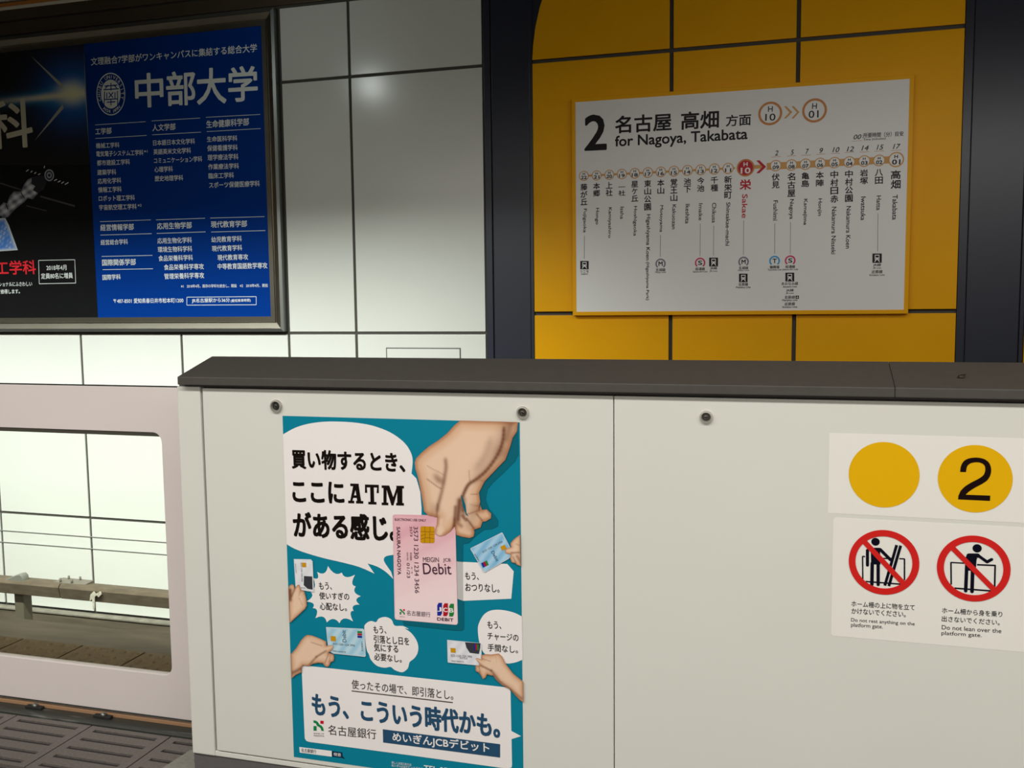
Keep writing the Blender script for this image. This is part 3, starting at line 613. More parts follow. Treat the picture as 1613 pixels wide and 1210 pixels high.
# scrap of clear wrapper on the cap
q = onY(1513, 600, Yf+.06); f_ = (q.y-Yf)/(Yr-Yf); zt_ = zf+(zr-zf)*f_
bm = bmesh.new(); n = 18; A_ = []
for i in range(n):
    a = i/(n-1)*5.2-.6; rx = .010; x_ = q.x-.004+i/(n-1)*.012+rx*math.cos(a)*1.1; y_ = q.y+.004*math.sin(a); A_.append((bm.verts.new((x_, y_, zt_+.0035+.002*math.sin(a*1.3))), bm.verts.new((x_+.002, y_+.001, zt_+.0085+.002*math.cos(a)))))
for a, b in zip(A_, A_[1:]): bm.faces.new((a[0], b[0], b[1], a[1]))
bmesh.ops.solidify(bm, geom=list(bm.faces), thickness=.0005)
tag(bm_obj('foil_scrap', bm, mat('shiny_foil', (.8, .78, .76), .12, 1.0), None, True), 'tiny curled shiny foil scrap lying on the grey cap at the right', 'litter')

# ------------------------------------------------------------------ sliding gate leaf on the left
YD = 2.575
gl = thing('gate_leaf', (-2.5, YD, 0), 'pinkish ivory sliding gate leaf with a rounded glass window', 'platform gate')
dz1 = (onY(0, 605.5, YD).z+onY(279, 610.5, YD).z)/2; dz0 = (onY(0, 1095, YD).z+onY(290, 1134, YD).z)/2
wx1 = (onY(253.5, 690, YD).x+onY(271, 1045, YD).x)/2; wz1 = (onY(0, 673.5, YD).z+onY(240, 681, YD).z)/2; wz0 = (onY(0, 1033.5, YD).z+onY(260, 1063, YD).z)/2
dx0 = -4.9; dx1 = XL-.006
print('LEAF', dz0, dz1, wz0, wz1, wx1, dx1)
solid('leaf_frame', [[(dx0, dz0), (dx1, dz0), (dx1, dz1), (dx0, dz1)], rrect(dx0+.12, wx1, wz0, wz1, .032)[::-1]], YD, YD+.027, gate_pink, gl, .0012)
box('top_seal', dx0, dx1, YD+.001, YD+.025, dz1, dz1+.0022, rubber, gl)
box('window_seal', dx0+.125, wx1-.006, YD+.003, YD+.025, wz1-.013, wz1-.0005, mat('olive_rubber', (.06, .055, .04), .6), gl)
gm = bpy.data.materials.new('clear_glass'); gm.use_nodes = True; nt = gm.node_tree; nt.nodes.clear()
out = nt.nodes.new('ShaderNodeOutputMaterial'); mx = nt.nodes.new('ShaderNodeMixShader'); tr = nt.nodes.new('ShaderNodeBsdfTransparent'); gs = nt.nodes.new('ShaderNodeBsdfGlossy'); lw = nt.nodes.new('ShaderNodeLayerWeight'); pw_ = nt.nodes.new('ShaderNodeMath'); fr = nt.nodes.new('ShaderNodeMath')
lw.inputs['Blend'].default_value = .5; pw_.operation = 'POWER'; pw_.inputs[1].default_value = 4; fr.operation = 'MULTIPLY_ADD'; fr.inputs[1].default_value = .6; fr.inputs[2].default_value = .012; nt.links.new(lw.outputs['Facing'], pw_.inputs[0]); nt.links.new(pw_.outputs[0], fr.inputs[0]); gs.inputs['Roughness'].default_value = .02; tr.inputs['Color'].default_value = (.97, .98, .96, 1)
nt.links.new(fr.outputs[0], mx.inputs[0]); nt.links.new(tr.outputs[0], mx.inputs[1]); nt.links.new(gs.outputs[0], mx.inputs[2]); nt.links.new(mx.outputs[0], out.inputs[0])
box('glass', dx0+.1, wx1+.01, YD+.010, YD+.016, wz0-.01, wz1+.01, gm, gl)

# sill, rollers and floor tiles round the gate line
sill = box('threshold_sill', -5.2, XL-.01, 2.524, 2.645, -.02, .003, mat('worn_dark_metal', (.075, .08, .07), .45, .5, color2=(.22, .23, .21), c2scale=45, c2lo=.56, c2hi=.72, stretch=(.15, 1, 1), bump=.2), None, .002)
tag(sill, 'worn dark metal threshold under the sliding gate leaf', 'threshold')
gr = box('amber_reflection', -5.2, XL-.01, 2.585, 2.60, .003, .016, mat('amber_strip', (.42, .24, .13), .45), sill, .002)  # amber colour stands in for the reflection below the leaf
for px_ in (42, 175, -90):
    c = onZ(px_, 1118, .015)
    tube('guide_roller', [(c.x, 2.566, .012), (c.x, 2.580, .012)], .009, steel_dull, sill, 14)
    box('roller_bracket', c.x-.034, c.x+.034, 2.563, 2.58, .004, .013, rubber, sill, .002)
tile_d = mat('grey_stone_tile', (.135, .118, .105), .55, var=.25, vscale=120, bump=.3, bscale=300)
slot_d = mat('slot_dark', (.025, .02, .02), .8)
def slotted_tile(w_, d_, n_slots, depth=.006):
    bm = bmesh.new(); bm_box(bm, 0, w_, 0, d_, -.03, -depth); 
    for f in list(bm.faces): pass
    xsl = [0, w_*.10, w_*.90, w_]; sp = d_/n_slots; ysl = []
    for i in range(n_slots): ysl += [(i+.32)*sp, (i+.62)*sp]
    bm_box(bm, 0, xsl[1], 0, d_, -depth, 0); bm_box(bm, xsl[2], w_, 0, d_, -depth, 0)
    y = 0
    for i in range(n_slots):
        bm_box(bm, xsl[1], xsl[2], y, ysl[2*i], -depth, 0); y = ysl[2*i+1]
    bm_box(bm, xsl[1], xsl[2], y, d_, -depth, 0)
    me = bpy.data.meshes.new('tile')
    bmesh.ops.recalc_face_normals(bm, faces=list(bm.faces)); bm.to_mesh(me); bm.free(); me.materials.append(tile_d); me.materials.append(slot_d)
    for p in me.polygons:
        if abs(p.center.z+depth) < 1e-4 and p.area > w_*d_*.5: p.material_index = 1
    return me
tf = thing('slotted_tile_strip', (-3, 2.22, 0), 'row of grey slotted floor tiles on the platform side of the gate leaf', 'floor tiles')
tf['kind'] = 'structure'
tm = slotted_tile(.2995, .290, 5)
xj = (onZ(145, 1142, 0).x+onZ(38, 1210, 0).x)/2
for i in range(-9, 4):
    o = put('tile', tm, tf); o.location = (xj+.305*i+.003-tf.location.x, 2.228-tf.location.y, 0)
b_ = box('bedding', -5.2, XL+.05+.6, 2.205, 2.52, -.05, -.012, slot_d, tf)
tile_b = mat('brown_blister_tile', (.13, .085, .035), .7, var=.3, vscale=40, bump=.3, bscale=200)
te = thing('blister_tile_strip', (-3, 2.9, 0), 'brown tactile floor tiles with raised dots along the platform edge', 'floor tiles'); te['kind'] = 'structure'
q = [onZ(*p, .001) for p in ((300, 1183), (256, 1211), (230, 1228), (330, 1262), (330, 1184))]
bm = bmesh.new(); bm.faces.new([bm.verts.new((p.x, p.y, .001)) for p in q]); r_ = bmesh.ops.extrude_face_region(bm, geom=list(bm.faces)); bmesh.ops.translate(bm, verts=[v for v in r_['geom'] if isinstance(v, bmesh.types.BMVert)], vec=(0, 0, .003))
bm_obj('corner_slab', bm, mat('pale_slab', (.24, .23, .2), .7, var=.15, vscale=80), tf)['label'] = 'pale concrete corner slab'
bm = bmesh.new(); bm_box(bm, 0, .291, 0, .30, -.05, 0)
for i in range(5):
    for j in range(5):
        bmesh.ops.create_cone(bm, cap_ends=True, segments=8, radius1=.015, radius2=.009, depth=.005, matrix=Matrix.Translation((.03+.06*i, .03+.06*j, .0025)))
me = bpy.data.meshes.new('tile'); bm.to_mesh(me); bm.free(); me.materials.append(tile_b)
xk = (onZ(86, 1041, 0).x+onZ(134, 1015, 0).x)/2; ye = (onZ(0, 1002, 0).y+onZ(265, 1030, 0).y)/2
print('EDGE', ye, xk)
for i in range(-8, 4):
    o = put('tile', me, te); o.location = (xk+.30*i-te.location.x, ye-.302-te.location.y, 0)
tile_o = mat('olive_edge_tile', (.15, .13, .075), .7, var=.25, vscale=50)
for i in range(-8, 4): box('tile', xk+.30*i, xk+.30*i+.291, 2.647, ye-.308, -.05, 0, tile_o, te)
box('bedding', -5.2, XL+1, 2.647, ye, -.06, -.012, slot_d, te)

# ------------------------------------------------------------------ stickers on the housing
KG = .86
g_white = ink('sticker_white', 218, 215, 208, KG); g_yel = ink('sticker_yellow', 214, 165, 18, KG); g_blk = ink('sticker_black', 34, 24, 16, KG); g_red = ink('sticker_red', 196, 42, 40, KG); g_fig = ink('figure_black', 26, 26, 36, KG)
P6 = Zm(1293, 560, 1613); P7 = Zm(1293, 800, 1613)
DS = DG-.0004
xr_ = onY(1672, 700, DS).x
z1_ = (onY(1305.3, 682, DS).z+onY(1613, 691, DS).z)/2; z0_ = (onY(1305, 808.3, DS).z+onY(1613, 824.2, DS).z)/2; xl_ = (onY(1305.3, 682, DS).x+onY(1305.5, 808, DS).x)/2
s1 = solid('number_sticker', [[(xl_, z0_), (xr_, z0_), (xr_, z1_), (xl_, z1_)]], DS, DG, g_white); tag(s1, 'white sticker with two yellow discs, the second numbered 2', 'sticker', 'stickers at the right of the gate housing')
P = Print('yellow_disc', s1, DS, 1); P.disc((500, 948), 260, g_yel, P6, 64); P.done()
P = Print('yellow_disc', s1, DS, 1, 'yellow disc with a black 2'); P.disc((1223, 980), 268, g_yel, P6, 64); o = P.done()
P = Print('numeral', o, DS, 2); P.poly(smooth([(1106, 925), (1112, 880), (1135, 840), (1175, 818), (1235, 811), (1295, 822), (1335, 852), (1352, 900), (1346, 950), (1322, 990), (1280, 1020), (1220, 1052), (1175, 1082), (1150, 1106)], 3)+[(1345, 1113), (1343, 1155), (1090, 1143), (1092, 1115)]+smooth([(1110, 1075), (1145, 1040), (1200, 1006), (1260, 975), (1295, 945), (1306, 905), (1298, 872), (1270, 853), (1232, 848), (1190, 856), (1162, 880), (1152, 926)], 3), g_blk, P6); P.done()
z1_ = (onY(1330, 815.5, DS).z+onY(1613, 831.7, DS).z)/2; z0_ = (onY(1320, 1002, DS).z+onY(1613, 1028, DS).z)/2; xl_ = (onY(1311, 850, DS).x+onY(1310.5, 990, DS).x)/2
s2 = solid('warning_sticker', [rrect(xl_, xr_, z0_, z1_, .006)], DS, DG, g_white); tag(s2, 'white sticker with two red prohibition signs over small text', 'sticker', 'stickers at the right of the gate housing')
def fig(lines, polys, heads, c, r, bar, lab):
    P = Print('prohibition_sign', s2, DS, 1, lab)
    for a, b, w_ in lines: P.line(a, b, w_, g_fig, P7)
    for h in heads: P.disc(h[0], h[1], g_fig, P7, 24)
    for pl, w_ in polys: P.path(pl, w_, g_fig, P7)
    o = P.done(); Q = Print('red_ring', o, DS, 2); Q.ring(c, r, r*.805, g_red, P7, n=64); Q.line(bar[0], bar[1], 8.0, g_red, P7); Q.done()
fig([((330, 385), (352, 388), 2), ((331, 385), (333, 570), 2), ((622, 404), (667, 406), 2), ((664, 406), (664, 575), 2.2), ((355, 585), (640, 607), 2.2), ((480, 402), (580, 402), 2), ((602, 296), (508, 618), 4.2), ((634, 300), (540, 622), 4.2), ((433, 330), (436, 450), 13.5)],
    [([(370, 338), (370, 456)], 4.6), ([(470, 330), (552, 412)], 4.8), ([(404, 330), (465, 330)], 5), ([(408, 440), (405, 608)], 5), ([(455, 440), (455, 610)], 4.8), ([(385, 330), (404, 330)], 4)], [((434, 270), 31)], (499, 434), 257, ((338, 262), (655, 600)), 'person resting skis against a gate, crossed out in red')
fig([((1032, 434), (1140, 440), 2), ((1033, 432), (1035, 610), 2.2), ((1240, 452), (1388, 458), 2.4), ((1384, 456), (1380, 628), 2.4), ((1060, 638), (1350, 660), 2.4), ((1200, 375), (1190, 500), 14), ((1180, 420), (1220, 440), 17)],
    [([(1175, 380), (1245, 380)], 7), ([(1250, 380), (1320, 430), (1356, 410)], 4.6), ([(1163, 395), (1158, 470), (1150, 660)], 5), ([(1205, 500), (1200, 665)], 5.2)], [((1241, 322), 33)], (1211, 483), 262, ((1045, 318), (1370, 645)), 'person leaning over a gate, crossed out in red')
group_text('caption_lettering', s2, DS, 1, [('ホーム柵の上に物を立て', (243, 784), (745, 816), 46, .006), ('かけないでください。', (243, 842), (674, 870), 46, .006), ('Do not rest anything on the', (240, 911), (745, 944), 36), ('platform gate.', (240, 953), (492, 969), 40)], g_fig, P7)
group_text('caption_lettering', s2, DS, 1, [('ホーム柵から身を乗り', (962, 837), (1440, 870), 46, .006), ('出さないでください。', (960, 903), (1420, 935), 46, .006), ('Do not lean over the', (960, 965), (1433, 996), 34), ('platform gate.', (958, 1018), (1278, 1037), 40)], g_fig, P7)

# ------------------------------------------------------------------ bank card poster on the housing
DP = DG-.0006
teal = ink('poster_teal', 0, 121, 144, KG); teal_d = ink('poster_teal_dark', 18, 96, 112, KG); pw = ink('poster_white', 224, 219, 217, KG); pk = ink('poster_black', 32, 28, 24, KG)
nv = ink('poster_navy', 45, 76, 104, KG); gyb = ink('poster_grey', 178, 176, 174, KG); dg_ = ink('poster_dark_grey', 62, 56, 54, KG)
PL = (onY(444.5, 655.4, DP).x+onY(463.4, 1192.5, DP).x)/2; PR = (onY(816, 665, DP).x+onY(826.8, 1210, DP).x)/2
PT = (onY(444.5, 655.4, DP).z+onY(816, 665, DP).z)/2; PBt = onY(463.4, 1192.5, DP).z
ps = solid('bank_poster', [[(PL, PBt), (PR, PBt), (PR, PT), (PL, PT)]], DP, DG, teal); tag(ps, 'teal bank debit card poster stuck on the left gate panel', 'poster')
pLx = lambda y: 444.5+(y-655.4)*.0352+.15; pRx = lambda y: 816+(y-665)*.0199-.15
G = Zm(430, 640, 650); Hh = Zm(620, 640, 840); I = Zm(430, 780, 650); J = Zm(600, 790, 840); K_ = Zm(430, 930, 650); L_ = Zm(620, 930, 840); M_ = Zm(430, 1050, 650); N_ = Zm(620, 1050, 840)
# large speech bubble
P = Print('speech_bubble', ps, DP, 1, 'large white oval speech bubble')
o1 = smooth([G(*p) for p in ((112, 328), (250, 252), (400, 205), (580, 180), (760, 178), (950, 190), (1150, 225), (1350, 300), (1500, 405), (1580, 510), (1613, 620), (1600, 778))], 4)
o2 = [(656, 754), (662, 775), (664, 800), (664, 830), (662, 880)]
tail = [I(1450, 1020), I(1390, 920)]+smooth([I(1390, 920), I(1300, 795), I(1280, 740), I(1310, 705), I(1392, 690)], 3)[1:]
o3 = smooth([I(*p) for p in ((155, 566), (250, 620), (400, 675), (600, 732), (800, 778), (1000, 832), (1172, 908))], 3)
outl = o1+o2+tail[::-1][:-2]+[I(1390, 970)]+smooth([I(1390, 970), I(1300, 885), I(1200, 825), I(1092, 790)], 3)[1:]+o3[::-1]
P.poly([(pLx(684.5), 684.5)]+outl[1:-1]+[(pLx(857.5), 857.5)], pw); P.done()
group_text('slogan_lettering', ps, DP, 2, [('買い物するとき、', (218, 722), (1530, 770), 228)], pk, G, bold=.036)
group_text('slogan_lettering', ps, DP, 2, [('ここに', (228, 1108), (828, 1130), 250)], pk, G, bold=.042)
group_text('slogan_lettering', ps, DP, 2, [('がある感じ。', (238, 490), (1440, 540), 300)], pk, I, bold=.038)
P = Print('slogan_lettering', ps, DP, 2, 'slab serif ATM lettering')
def glyph_rects(x0, yb, w_, h_, sk, polys):
    for pl in polys: P.poly([(x0+u*w_, yb-v*h_+sk*u) for u, v in pl], pk, G)
glyph_rects(868, 1120, 175, 228, 5, [[(0, 0), (.40, 0), (.40, .13), (0, .13)], [(.52, 0), (1, 0), (1, .13), (.52, .13)], [(.13, .1), (.27, .1), (.50, .72), (.62, 1), (.36, 1)], [(.60, .1), (.86, .1), (.68, 1), (.44, 1), (.46, .8)], [(.25, .28), (.70, .28), (.70, .41), (.28, .41)], [(.14, .87), (.70, .87), (.70, 1), (.14, 1)]])
glyph_rects(1062, 1132, 160, 228, 4, [[(.24, 0), (.83, 0), (.83, .13), (.24, .13)], [(.40, .1), (.67, .1), (.63, .95), (.37, .95)], [(0, .86), (1, .86), (1, 1), (0, 1)], [(0, .58), (.17, .58), (.13, .9), (0, .9)], [(.84, .58), (1, .58), (1, .9), (.88, .9)]])
glyph_rects(1255, 1142, 257, 228, 6, [[(0, 0), (.30, 0), (.30, .13), (0, .13)], [(.65, 0), (1, 0), (1, .13), (.65, .13)], [(.08, .1), (.22, .1), (.22, .9), (.08, .9)], [(.70, .1), (.93, .1), (.93, .95), (.70, .95)], [(0, .87), (.33, .87), (.33, 1), (0, 1)], [(.66, .87), (1, .87), (1, 1), (.66, 1)], [(.16, 1), (.34, 1), (.58, .22), (.50, 0), (.44, 0)], [(.44, 0), (.53, 0), (.78, 1), (.70, 1), (.48, .28)]])
P.done()
# burst bubble
tips = [(516.6, 891.8), (538.4, 902.1), (559.3, 905.5), (560.3, 923.9), (568.4, 939.3), (566.4, 952.5), (557.1, 962.5), (556.2, 979.1), (534.7, 981.8), (514.8, 980.7), (496.8, 973.9), (492.7, 958), (482.5, 947.7), (488.6, 931.4), (492.7, 910.3), (499.6, 901.1)]
cx = sum(p[0] for p in tips)/16; cy_ = sum(p[1] for p in tips)/16; bp = []
for a, b in zip(tips, tips[1:]+tips[:1]):
    m_ = ((a[0]+b[0])/2, (a[1]+b[1])/2); L = math.hypot(a[0]-b[0], a[1]-b[1]); c = (m_[0]+(cx-m_[0])*.30, m_[1]+(cy_-m_[1])*.30)
    bp += [tuple((1-t_)**2*a[q]+2*t_*(1-t_)*c[q]+t_*t_*b[q] for q in (0, 1)) for t_ in (0, .2, .4, .6, .8)]
P = Print('speech_bubble', ps, DP, 1, 'white spiky speech bubble'); P.poly(bp, pw); P.done()
group_text('bubble_lettering', ps, DP, 2, [('もう、', (535, 1092), (682, 1094), 86)], pk, I, bold=.012)
group_text('bubble_lettering', ps, DP, 2, [('使いすぎの', (537, 104), (883, 116), 84), ('心配なし。', (543, 226), (855, 242), 84)], pk, K_, bold=.012)
# cloud bubble
cl = [K_(*p) for p in ((1055, 430), (1062, 400), (1095, 368), (1140, 355), (1190, 368), (1225, 325), (1300, 308), (1370, 340), (1405, 408), (1500, 412), (1570, 450))]+[L_(*p) for p in ((130, 440), (200, 490), (260, 570), (285, 650), (275, 730), (235, 790), (185, 830), (165, 900), (110, 945), (60, 940))]+[K_(*p) for p in ((1400, 918), (1357, 885), (1290, 895), (1200, 872), (1130, 800), (1108, 740), (1083, 690), (1062, 560))]
P = Print('speech_bubble', ps, DP, 1, 'white cloud speech bubble'); P.poly(smooth(cl, 3, True), pw); P.done()
group_text('bubble_lettering', ps, DP, 2, [('もう、', (1163, 498), (1310, 502), 86), ('引落とし日を', (1165, 608), (1575, 637), 92), ('気にする', (1168, 705), (1448, 725), 92), ('必要なし。', (1170, 808), (1487, 838), 86)], pk, K_, bold=.012)
# box bubble
P = Print('speech_bubble', ps, DP, 1, 'white box-shaped speech bubble'); P.poly([(870, 640), (1338, 662), (1406, 740), (1380, 1030), (872, 1053)], pw, J); P.poly([(795, 632), (870, 640), (872, 1053), (800, 1028)], gyb, J); P.done()
group_text('bubble_lettering', ps, DP, 2, [('もう、', (893, 828), (1038, 833), 80), ('おつりなし。', (895, 950), (1256, 966), 86)], pk, J, bold=.012)
# right round bubble
P = Print('speech_bubble', ps, DP, 1, 'white round speech bubble at the right edge')
rb_ = smooth([L_(*p) for p in ((1482, 303), (1400, 262), (1300, 235), (1200, 225), (1110, 238), (1040, 285), (990, 370), (973, 450), (990, 600), (1040, 720), (1150, 800), (1290, 845), (1400, 835), (1488, 803))], 4)
P.poly([(pRx(971.3), 971.3)]+rb_[1:-1]+[(pRx(1039.3), 1039.3)], pw); P.done()
group_text('bubble_lettering', ps, DP, 2, [('もう、', (1086, 442), (1245, 448), 88), ('チャージの', (1085, 570), (1444, 594), 84), ('手間なし。', (1088, 702), (1436, 730), 86)], pk, L_, bold=.012)
# bottom box
P = Print('speech_bubble', ps, DP, 1, 'wide white box with rounded corners and a pointed tail')
bb = [(475.2, 1053), (476, 1049.5), (480, 1048.6), (797, 1082.8), (802, 1084.5), (804.2, 1089)]+[N_(1360, 745), N_(1472, 805), N_(1362, 840)]+[(806.6, 1204), (806, 1209), (800, 1211), (790, 1209.8), (650, 1190.5), M_(420, 872), M_(385, 860), M_(367, 830)]
P.poly(bb, pw); P.done()
P = Print('subheading_lettering', ps, DP, 2); P.text('使ったその場で、即引落とし。', (554.1, 1085), (714, 1103), 14.5, dg_, PX, .006); P.line((554, 1088.5), (713.2, 1106.9), 1.5, dg_); P.done()
group_text('headline_lettering', ps, DP, 2, [('もう、こういう時代かも。', (491.5, 1127), (788, 1164), 36.5)], nv, PX, bold=.036)
def bank_logo(P, x0, y0, s, m=PX, z=1.0):
    gr = ink('logo_green', 30, 125, 70, KG); rd = ink('logo_red', 190, 30, 45, KG)
    q = lambda u, v: (x0+u*s, y0+v*s+u*s*.05)
    P.poly([q(.66, 0), (q(.98, 0)), q(.98, .30), q(.66, .30)], rd, m)
    P.poly([q(0, .55), q(.30, .55), q(.30, 1), q(0, 1)], gr, m)
    P.poly([q(0, 0), q(.22, .02), q(.42, .14), q(.55, .36), q(.78, .48), q(.92, .66), q(1, .98), q(.76, .98), q(.70, .76), q(.58, .64), q(.34, .52), q(.24, .30), q(0, .22)], gr, m)
P = Print('bank_logo', ps, DP, 2); bank_logo(P, M_(468, 622)[0], M_(468, 622)[1], 16.3); P.text('BANK OF', (494.5, 1156.2), (510.5, 1157.2), 1.8, dg_, PX); P.text('NAGOYA', (494.5, 1160), (511, 1161), 2.4, dg_, PX); P.done()
group_text('bank_name_lettering', ps, DP, 2, [('名古屋銀行', (517.3, 1157.5), (593, 1165), 15.5)], dg_, PX, bold=.004)
P = Print('title_bar', ps, DP, 2); P.poly([M_(1268, 725), N_(1230, 898), N_(1230, 1053), M_(1272, 878)], nv); o = P.done()
group_text('title_bar_lettering', o, DP, 3, [('めいぎんJCBデビット', (618.5, 1170), (771, 1188.5), 17)], pw, PX, bold=.018)
P = Print('search_box', ps, DP, 1); P.poly([(303, 930), (678, 976), (680, 1043), (310, 995)], pw, M_); P.poly([(679, 976), (802, 993), (804, 1057), (681, 1043)], ink('search_navy', 25, 50, 75, KG), M_); P.poly([(795, 1030), (835, 1070), (805, 1058)], pk, M_); o = P.done()
group_text('search_lettering', o, DP, 2, [('名古屋銀行', (328, 989), (500, 1006), 44)], pk, M_); group_text('search_lettering', o, DP, 2, [('検索', (700, 1032), (785, 1044), 40)], pw, M_)
group_text('contact_lettering', ps, DP, 1, [('詳しくは窓口または', (617, 1203.5), (648, 1207), 4.2), ('めいぎんJCBデビットデスク', (617, 1208.5), (666, 1214), 4.6)], pw, PX)
P = Print('contact_lettering', ps, DP, 1); P.text('TEL 052', (668, 1215), (712, 1220.3), 9.6, pw, PX, .015); P.done()

# printed hands
def kg(r, g_, b): return rgb(r, g_, b, KG)
SK_HI, SK, SK_MD, SK_DK = kg(224, 192, 166), kg(206, 164, 130), kg(172, 116, 82), kg(112, 66, 44)
def skin(strokes, R=9, lit=(0, 0), span=1e9, darks=()):
    def f(x, y, d):
        c = mixc(SK_MD, SK, min(1, d/(R*.45))); c = mixc(c, SK_HI, max(0, min(1, (d-R*.3)/R))*.9)
        for a, b, wd, am in darks: c = mixc(c, SK_DK, am*math.exp(-(seg_d(x, y, a, b)/wd)**2))
        for a, b, wd, am in strokes: c = mixc(c, SK_HI, am*math.exp(-(seg_d(x, y, a, b)/wd)**2))
        return c
    return f
P = Print('printed_shadow', ps, DP, 1.5)
P.poly([Hh(*p) for p in ((1437, 300), (1443, 560), (1400, 640), (1280, 760), (1150, 880), (1085, 960), (1065, 1060), (1085, 1190), (1000, 1190), (1000, 900), (1200, 650), (1340, 420))], teal_d); P.done(); P = Print('printed_shadow', ps, DP, 1.75)
P.poly([J(*p) for p in ((1040, 0), (1122, 10), (1140, 70), (1215, 160), (1242, 200), (1238, 260), (1180, 290), (1090, 300), (1010, 360), (930, 440), (800, 460), (780, 300))], teal_d); P.done(); P = Print('printed_shadow', ps, DP, 2.0)
P.poly([J(*p) for p in ((780, 380), (868, 395), (868, 640), (785, 632))], teal_d); P.done(); P = Print('printed_shadow', ps, DP, 2.25)
P.poly([L_(*p) for p in ((95, 330), (120, 400), (690, 462), (790, 466), (812, 440), (812, 125), (700, 90))], teal_d); P.done()
chain = lambda pts, wd, am: [(Hh(*a), Hh(*b), wd, am) for a, b in zip(smooth(list(pts), 3), smooth(list(pts), 3)[1:])]
hs = [Hh(*p) for p in ((985, 1200), (1000, 1100), (985, 1000), (1050, 870), (1150, 765), (1290, 620), (1345, 470), (1375, 365), (1425, 290), (1437, 184), (1250, 178), (1000, 172), (770, 165), (700, 222), (620, 312), (520, 392), (400, 470), (320, 540), (262, 600), (243, 650), (250, 720), (275, 800), (298, 900), (318, 1000), (333, 1090), (352, 1210))]
hj = [J(*p) for p in ((462, 110), (500, 148), (560, 160), (596, 170), (592, 240), (572, 300), (575, 345), (620, 370), (680, 356), (740, 312), (780, 262), (792, 320), (800, 355), (860, 375), (940, 388), (980, 372), (990, 330), (985, 300), (1055, 275), (1075, 215), (1110, 212), (1165, 178), (1168, 130), (1120, 84), (1072, 90), (1052, 40))]
fk = lambda *p: Hh(*p)
dk = [(Hh(1330, 180), Hh(1230, 520), 13, .42), (Hh(1230, 520), Hh(980, 830), 11, .35), (J(560, 60), J(540, 150), 7, .25), (J(1000, 60), J(940, 230), 9, .3), *chain(((1275, 250), (1265, 380), (1225, 510), (1150, 640), (1060, 755), (960, 840), (870, 900), (825, 975), (790, 1060)), 2.6, .8), (Hh(800, 1080), Hh(800, 1200), 5, .8), *chain(((598, 610), (606, 700), (592, 800), (575, 900), (548, 1020), (520, 1120), (505, 1210)), 3.0, .42), *chain(((385, 685), (440, 720), (510, 755), (590, 800)), .7, .4), *chain(((385, 840), (440, 880), (500, 925), (555, 955)), 1.0, .5), *chain(((480, 800), (520, 850), (560, 870)), 5, .22), *chain(((1120, 380), (1060, 560), (950, 720)), 6, .16), (J(600, 30), J(590, 165), 1.6, .6), (J(790, 60), J(775, 260), 3.0, .8), (J(800, 220), J(850, 260), 3, .6), (J(910, 180), J(990, 290), 1.4, .75), (J(1010, 130), J(1070, 200), 1.4, .7), (J(860, 150), J(900, 200), 2.5, .8), (Hh(1360, 190), Hh(1300, 380), 5, .45), (Hh(980, 1015), Hh(890, 1020), .8, .5), (Hh(1000, 1150), Hh(890, 1140), .8, .5), (Hh(870, 740), Hh(880, 880), 1.0, .4), (Hh(1040, 870), Hh(990, 850), .7, .5), (J(905, 140), J(1050, 90), 1.2, .6), (J(832, -10), J(815, 190), 4.5, .95), (J(870, 40), J(880, 170), 2.5, .6), (J(780, 180), J(770, 270), 1.6, .7), (J(745, 305), J(785, 250), 1.4, .6), (J(985, 290), J(905, 185), 1.2, .5)]
hl = [(Hh(780, 560), Hh(700, 820), 6, .5), (Hh(650, 900), Hh(600, 1200), 5, .5), (J(640, 200), J(625, 330), 3.2, .85), (J(615, 285), J(608, 335), 3.4, .9), (J(650, 300), J(630, 340), 3.2, .9), (Hh(960, 460), Hh(820, 640), 8, .5), (J(830, 300), J(930, 340), 3, .4), (J(1110, 110), J(1130, 160), 2, .35)]
shaded('holding_hand', ps, DP, 5, hs+hj, skin(hl, 14, darks=dk), step=2.0, label='large printed hand holding the pink card from above')
P = Print('hand_gap', ps, DP, 6); P.poly([Hh(778, 1028), Hh(790, 1035), Hh(830, 1140), J(905, 120), J(928, 162), J(900, 140), J(870, 60)], teal_d); P.done()
# pink card
pink_hi, pink = kg(232, 208, 210), kg(222, 172, 180)
ca = [(618.6, 813), (620.6, 810.6), (715, 812.3), (717, 814.5), (721.2, 981.5), (719.4, 984.2), (717, 984.4), (625, 976.4), (622.3, 975), (621.6, 972)]
def pc(x, y, d):
    t_ = max(0, min(1, (y-840)/110+(x-620)/600)); c = mixc(pink, pink_hi, t_)
    return mixc(c, kg(205, 140, 155), .35*max(0, math.sin((x*.6+y)*.14))*(1-t_)+(.5 if d < .7 else 0)*.5)
card = shaded('pink_card', ps, DP, 3, ca, pc, step=3.5, label='pink debit card')
kc = ink('card_ink', 70, 42, 58, KG); gold = ink('chip_gold', 190, 138, 30, KG); gold_d = ink('chip_line', 110, 72, 18, KG)
P = Print('card_lettering', card, DP, 4)
P.text('ELECTRONIC USE ONLY', (147, 203), (478, 214), 26, kc, J, .01); P.text('SAKURA NAGOYA', (165, 268), (176, 775), 38, kc, J, .02); P.text('3573', (305, 265), (309, 370), 24, kc, J); P.text('3573 1230 1234 3456', (345, 265), (360, 970), 46, kc, J, -.006)
P.text('01/23', (272, 650), (276, 808), 32, kc, J); P.text('有効期限', (306, 538), (308, 624), 20, kc, J); P.text('GOOD THRU', (272, 538), (274, 624), 16, kc, J); P.text('月／年', (318, 690), (320, 765), 16, kc, J)
P.text('MEIGIN', (447, 640), (615, 643), 50, kc, J, -.006); P.text('JCB', (660, 645), (740, 647), 44, kc, J, -.006); P.text('Debit', (450, 771), (748, 774), 118, kc, J, .002)
